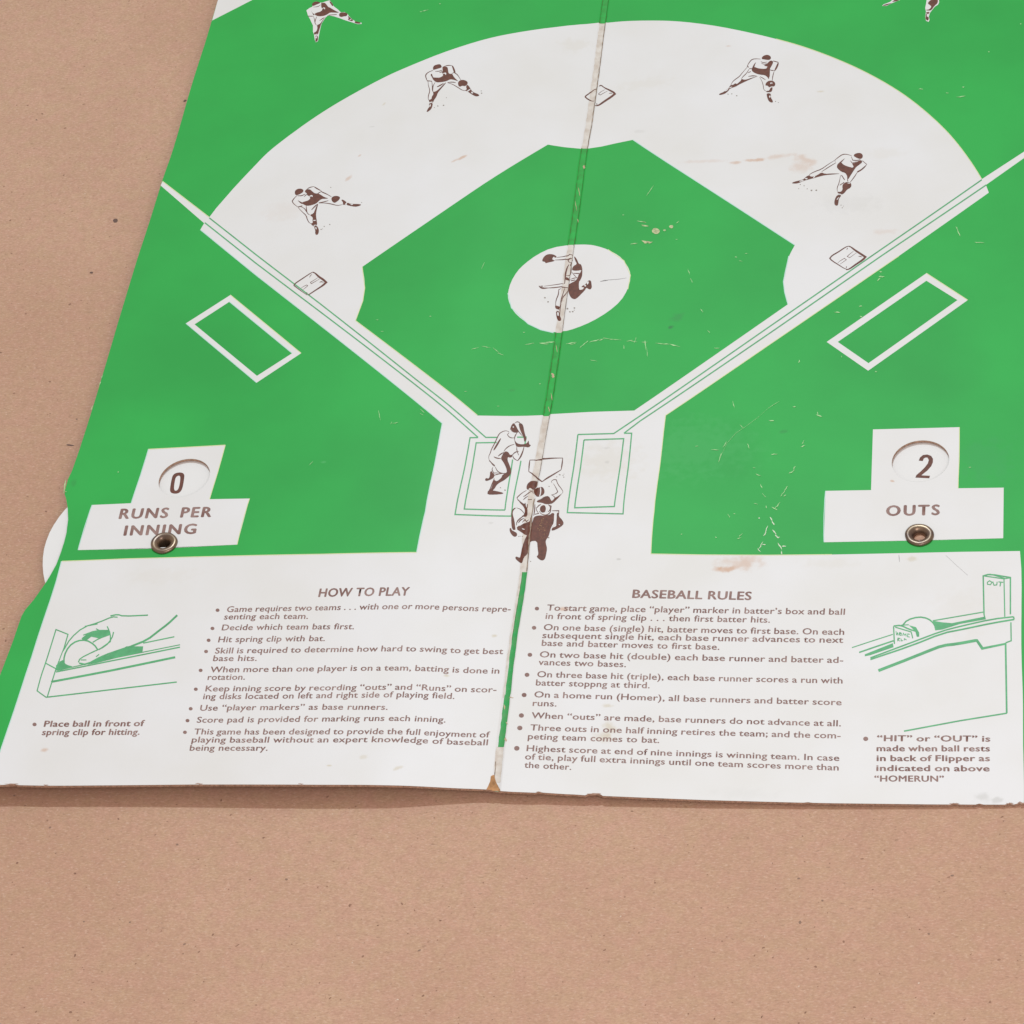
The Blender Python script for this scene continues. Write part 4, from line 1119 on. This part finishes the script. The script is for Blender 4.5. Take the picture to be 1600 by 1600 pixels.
# little losses where white paper is torn along crease
chips = []
for (x, y, l, a, wd) in [(913, 261, 5, 60, 4), (903, 345, 6, 80, 1.5), (905, 300, 14, 80, 1), (900, 322, 16, 82, 1), (864, 587, 8, 80, 4.5), (862, 620, 12, 80, 1.4), (858, 640, 9, 80, 1.4), (870, 545, 12, 80, 1), (799, 1090, 7, 10, 2), (788, 1105, 8, 80, 2), (792, 1130, 5, 50, 2), (790, 1156, 7, 80, 3)]:
    chips.append((x, y, l, a, wd))
M_chipc = mat('torn_paper_chip', (0.60, 0.46, 0.32), 0.8, 0.1)


def flake(x, y, l, a, wd, n=5):
    """jagged sliver in photo pixels"""
    ca, sa = math.cos(R_(a)), math.sin(R_(a))
    top, botm = [], []
    for i in range(n+1):
        s = -l/2+l*i/n
        e = math.sin(math.pi*(i+.35)/(n+.7))
        t1 = wd/2*e*random.uniform(.4, 1.3); t2 = wd/2*e*random.uniform(.4, 1.3)
        k = random.uniform(-.25, .25)*wd
        top.append((x+s*ca-(t1+k)*sa, y+s*sa+(t1+k)*ca)); botm.append((x+s*ca-(-t2+k)*sa, y+s*sa+(-t2+k)*ca))
    return (U(top+botm[::-1]), [])


sheet('paper_tear_print', [flake(*c) for c in chips], M_chipc, 10.2, board, eps=5e-7)

# ------------------------------------------------------------------ scratches through the ink
sc = []
sc_w = []
for (X, Y, l, a) in [(220, 543, 100, -3), (200, 549, 60, 5), (240, 537, 50, 0), (370, 545, 70, -10), (380, 552, 40, -15), (450, 552, 70, -40), (520, 530, 80, -15), (600, 518, 60, 10), (640, 522, 90, 5), (560, 524, 40, -20), (735, 530, 40, -10), (770, 528, 40, -70), (760, 535, 50, 10), (940, 549, 90, 6), (1015, 560, 70, 15),
                     (835, 558, 60, 85), (830, 540, 40, 0), (845, 605, 50, 85), (700, 570, 25, 85), (510, 655, 45, 12), (110, 550, 60, -10), (1105, 100, 40, 70), (1122, 155, 35, 60), (1187, 343, 30, 50), (1230, 473, 25, 45), (1280, 577, 35, 0), (1430, 33, 22, 10), (1385, 930, 50, 75), (1435, 1065, 30, 45), (1268, 1213, 50, 3),
                     (1478, 1190, 40, 65), (1155, 1190, 20, -10), (1513, 1325, 16, 0), (1540, 1370, 40, 20), (1558, 1440, 30, 60), (1575, 1497, 36, 50), (1525, 1550, 24, 20), (1590, 1570, 20, 80), (1330, 1180, 50, -60), (1300, 1260, 60, -75), (1400, 8, 15, 0), (75, 478, 12, 0), (175, 800, 12, 0)]:
    sc.append(flake(800+X/4, 400+Y/4, l/4, a, 1.15 if l < 60 else 1.5))
for (X, Y, l, a) in [(320, 1000, 44, 25), (310, 985, 20, 80), (165, 945, 22, 0), (22, 1030, 34, 0), (220, 1165, 30, -60), (218, 1190, 30, -20), (40, 1240, 40, 0), (150, 1350, 44, -30), (165, 1325, 24, -60), (110, 1460, 50, -60), (90, 1490, 36, -50), (105, 1500, 20, -40), (60, 1560, 50, -50), (40, 1580, 40, 30), (710, 130, 36, 5),
                     (705, 100, 18, 0), (692, 148, 30, -45), (432, 353, 40, 5), (578, 315, 22, 5), (582, 380, 16, 0), (195, 660, 18, -60), (675, 725, 14, 0), (1262, 1322, 18, 0), (460, 630, 12, 80)]:
    sc.append(flake(1200+X/4, 400+Y/4, l/4, a, 1.8))
for (X, Y, l, a) in [(20, 45, 30, 60), (32, 70, 30, 60), (40, 128, 40, 50), (55, 155, 30, 50), (65, 160, 16, 0), (75, 215, 50, 60), (85, 255, 24, 80), (100, 215, 26, 0)]:
    sc_w.append(flake(1200+X/4, 800+Y/4, l/4, a, 2.0))
for (X, Y, l, a) in [(1355, 25, 26, 50), (1390, 12, 12, 0), (1590, 110, 50, -70), (1580, 140, 30, -50), (1430, 145, 30, -40), (1420, 165, 26, -20), (1555, 212, 60, -60), (1545, 240, 30, 50), (1575, 205, 22, 0), (1545, 40, 12, 0), (1060, 140, 10, 0), (1275, 160, 10, 0)]:
    (sc_w if X > 1500 else sc).append(flake(800+X/4, 800+Y/4, l/4, a, 1.6))
for (X, Y, l, a) in [(955, 1440, 20, 0), (865, 1190, 85, -55), (1035, 1390, 30, -40), (1028, 1497, 14, 0), (800, 1385, 40, 10), (830, 1415, 34, 5), (695, 1345, 14, 0), (1465, 1585, 18, 0), (760, 1525, 40, -5)]:
    sc.append(flake(800+X/4, Y/4, l/4, a, 1.2))
for (X, Y, l, a) in [(955, 558, 28, 0), (1205, 605, 60, -5), (1120, 582, 18, 0), (1220, 545, 14, 0), (1380, 325, 8, 0), (1190, 1450, 60, 70), (1180, 1430, 30, 60), (1322, 1517, 60, 3), (1580, 150, 10, 0)]:
    sc.append(flake(1200+X/4, Y/4, l/4, a, 1.5))
for (X, Y, l, a) in [(1055, 68, 50, -15), (1030, 75, 12, 0), (1150, 25, 14, 0)]:
    sc.append(flake(400+X/4, Y/4, l/4, a, 1.0))
for (X, Y, l, a) in [(772, 1000, 60, 80), (768, 980, 30, 80), (345, 1297, 34, -45), (1040, 970, 40, 40), (1035, 990, 30, 30), (790, 472, 20, 0), (870, 1045, 40, -8), (845, 1045, 20, -60), (1420, 60, 50, -65), (757, 400, 18, 0), (1370, 578, 50, -15), (1440, 570, 60, 10), (1500, 590, 50, 40), (1530, 615, 40, 20), (1310, 848, 16, 0), (1515, 940, 16, 0), (1090, 378, 14, 0)]:
    sc.append(flake(400+X/4, 400+Y/4, l/4, a, 0.9))
for (X, Y, l, a) in [(638, 757, 22, -60), (405, 1440, 90, -80), (412, 1475, 14, 0), (575, 950, 30, -75), (625, 800, 30, -70), (740, 1352, 10, 0)]:
    sc.append(flake(X/4, 400+Y/4, l/4, a, 1.4))
sc.append((U(ribbon([(1200, 638.5), (1185, 652), (1165, 667), (1150, 677), (1136, 693), (1127, 712), (1122, 724)], 0.35, True)), []))
sc.append((U(ribbon([(1218, 627.5), (1210, 632), (1200, 638.5)], 0.6, True)), []))
n0 = 46
sheet('paper_tear_print', sc_w, M_pale, 10.7, board, eps=3e-7)
sheet('ink_scratches', sc, M_cream, 10.6, board, eps=3e-7)
bpy.data.objects['ink_scratches']['kind'] = 'stuff'
ch = [(U(blob(1025, 361.5, 6.2, 11, .8)), []), (U(blob(1049, 354.5, 3.4, 9, .8)), []), (U(blob(1038.5, 360, 2.2, 7)), []), flake(1011, 378, 17, 5, 4.5, 7), flake(992, 381, 8, -10, 1.5), flake(1008, 353, 12, 10, 1.5), flake(1004, 347, 12, 10, 1.2)]
sheet('paper_tear_print', ch, mat('bare_card_chip', (0.52, 0.56, 0.33), 0.85, 0.1, 0.35, 900), 10.9, board, eps=5e-7)
sheet('pencil_mark', [(U(ribbon([(938, 440), (950, 437.6), (965, 436.6), (979, 434.5)], 1.1, True)), []), (U(ribbon([(938, 440), (945, 438.4), (950, 438)], 1.8, True)), []), (U(ribbon([(1404.5, 867), (1405, 872), (1405.4, 878)], 1.2, True)), []), (U(ribbon([(1478, 868), (1495, 884), (1512, 899)], .4)), [])], mat('pencil_grey', (0.42, 0.41, 0.42), 0.6, 0.2), 5, board)
# chips worn from the bottom edge
ec = []
for x, y, l, wd in [(1491, 1256.6, 16, 1.8), (1578, 1256.4, 12, 1.8), (1596, 1255.5, 12, 4), (842, 1238.4, 8, 1.4), (928, 1241.6, 22, 2.6), (18, 1226, 22, 1.8), (72, 1227.4, 8, 1.6), (311, 1225.4, 12, 1.6), (470, 1225.7, 9, 1.2)]:
    ec.append(flake(x, y-0.8, l, 1, wd, 7))
sheet('worn_edge_print', ec, mat('worn_card_edge', (0.42, 0.27, 0.21), 0.9, 0.1), 10.9, board, eps=5e-7)

for o in board.children:
    if o.name.split('.')[0] in ('paper_tear_print', 'pencil_mark', 'worn_edge_print'):
        o['kind'] = 'stuff'
# flecks rubbed out of the umpire's dark coat
um = []
for i in range(46):
    x = random.gauss(847, 3.4); y = random.gauss(826, 10)
    if 836 < x < 858 and 800 < y < 846:
        um.append((U(blob(x, y, random.uniform(.3, 1.0), 5, random.uniform(.4, 1))), []))
o = sheet('rubbed_ink_flecks', um, mat('rubbed_ink', (0.36, 0.22, 0.13), 0.8, 0.1), 9.5, board, eps=3e-7)
o['kind'] = 'stuff'
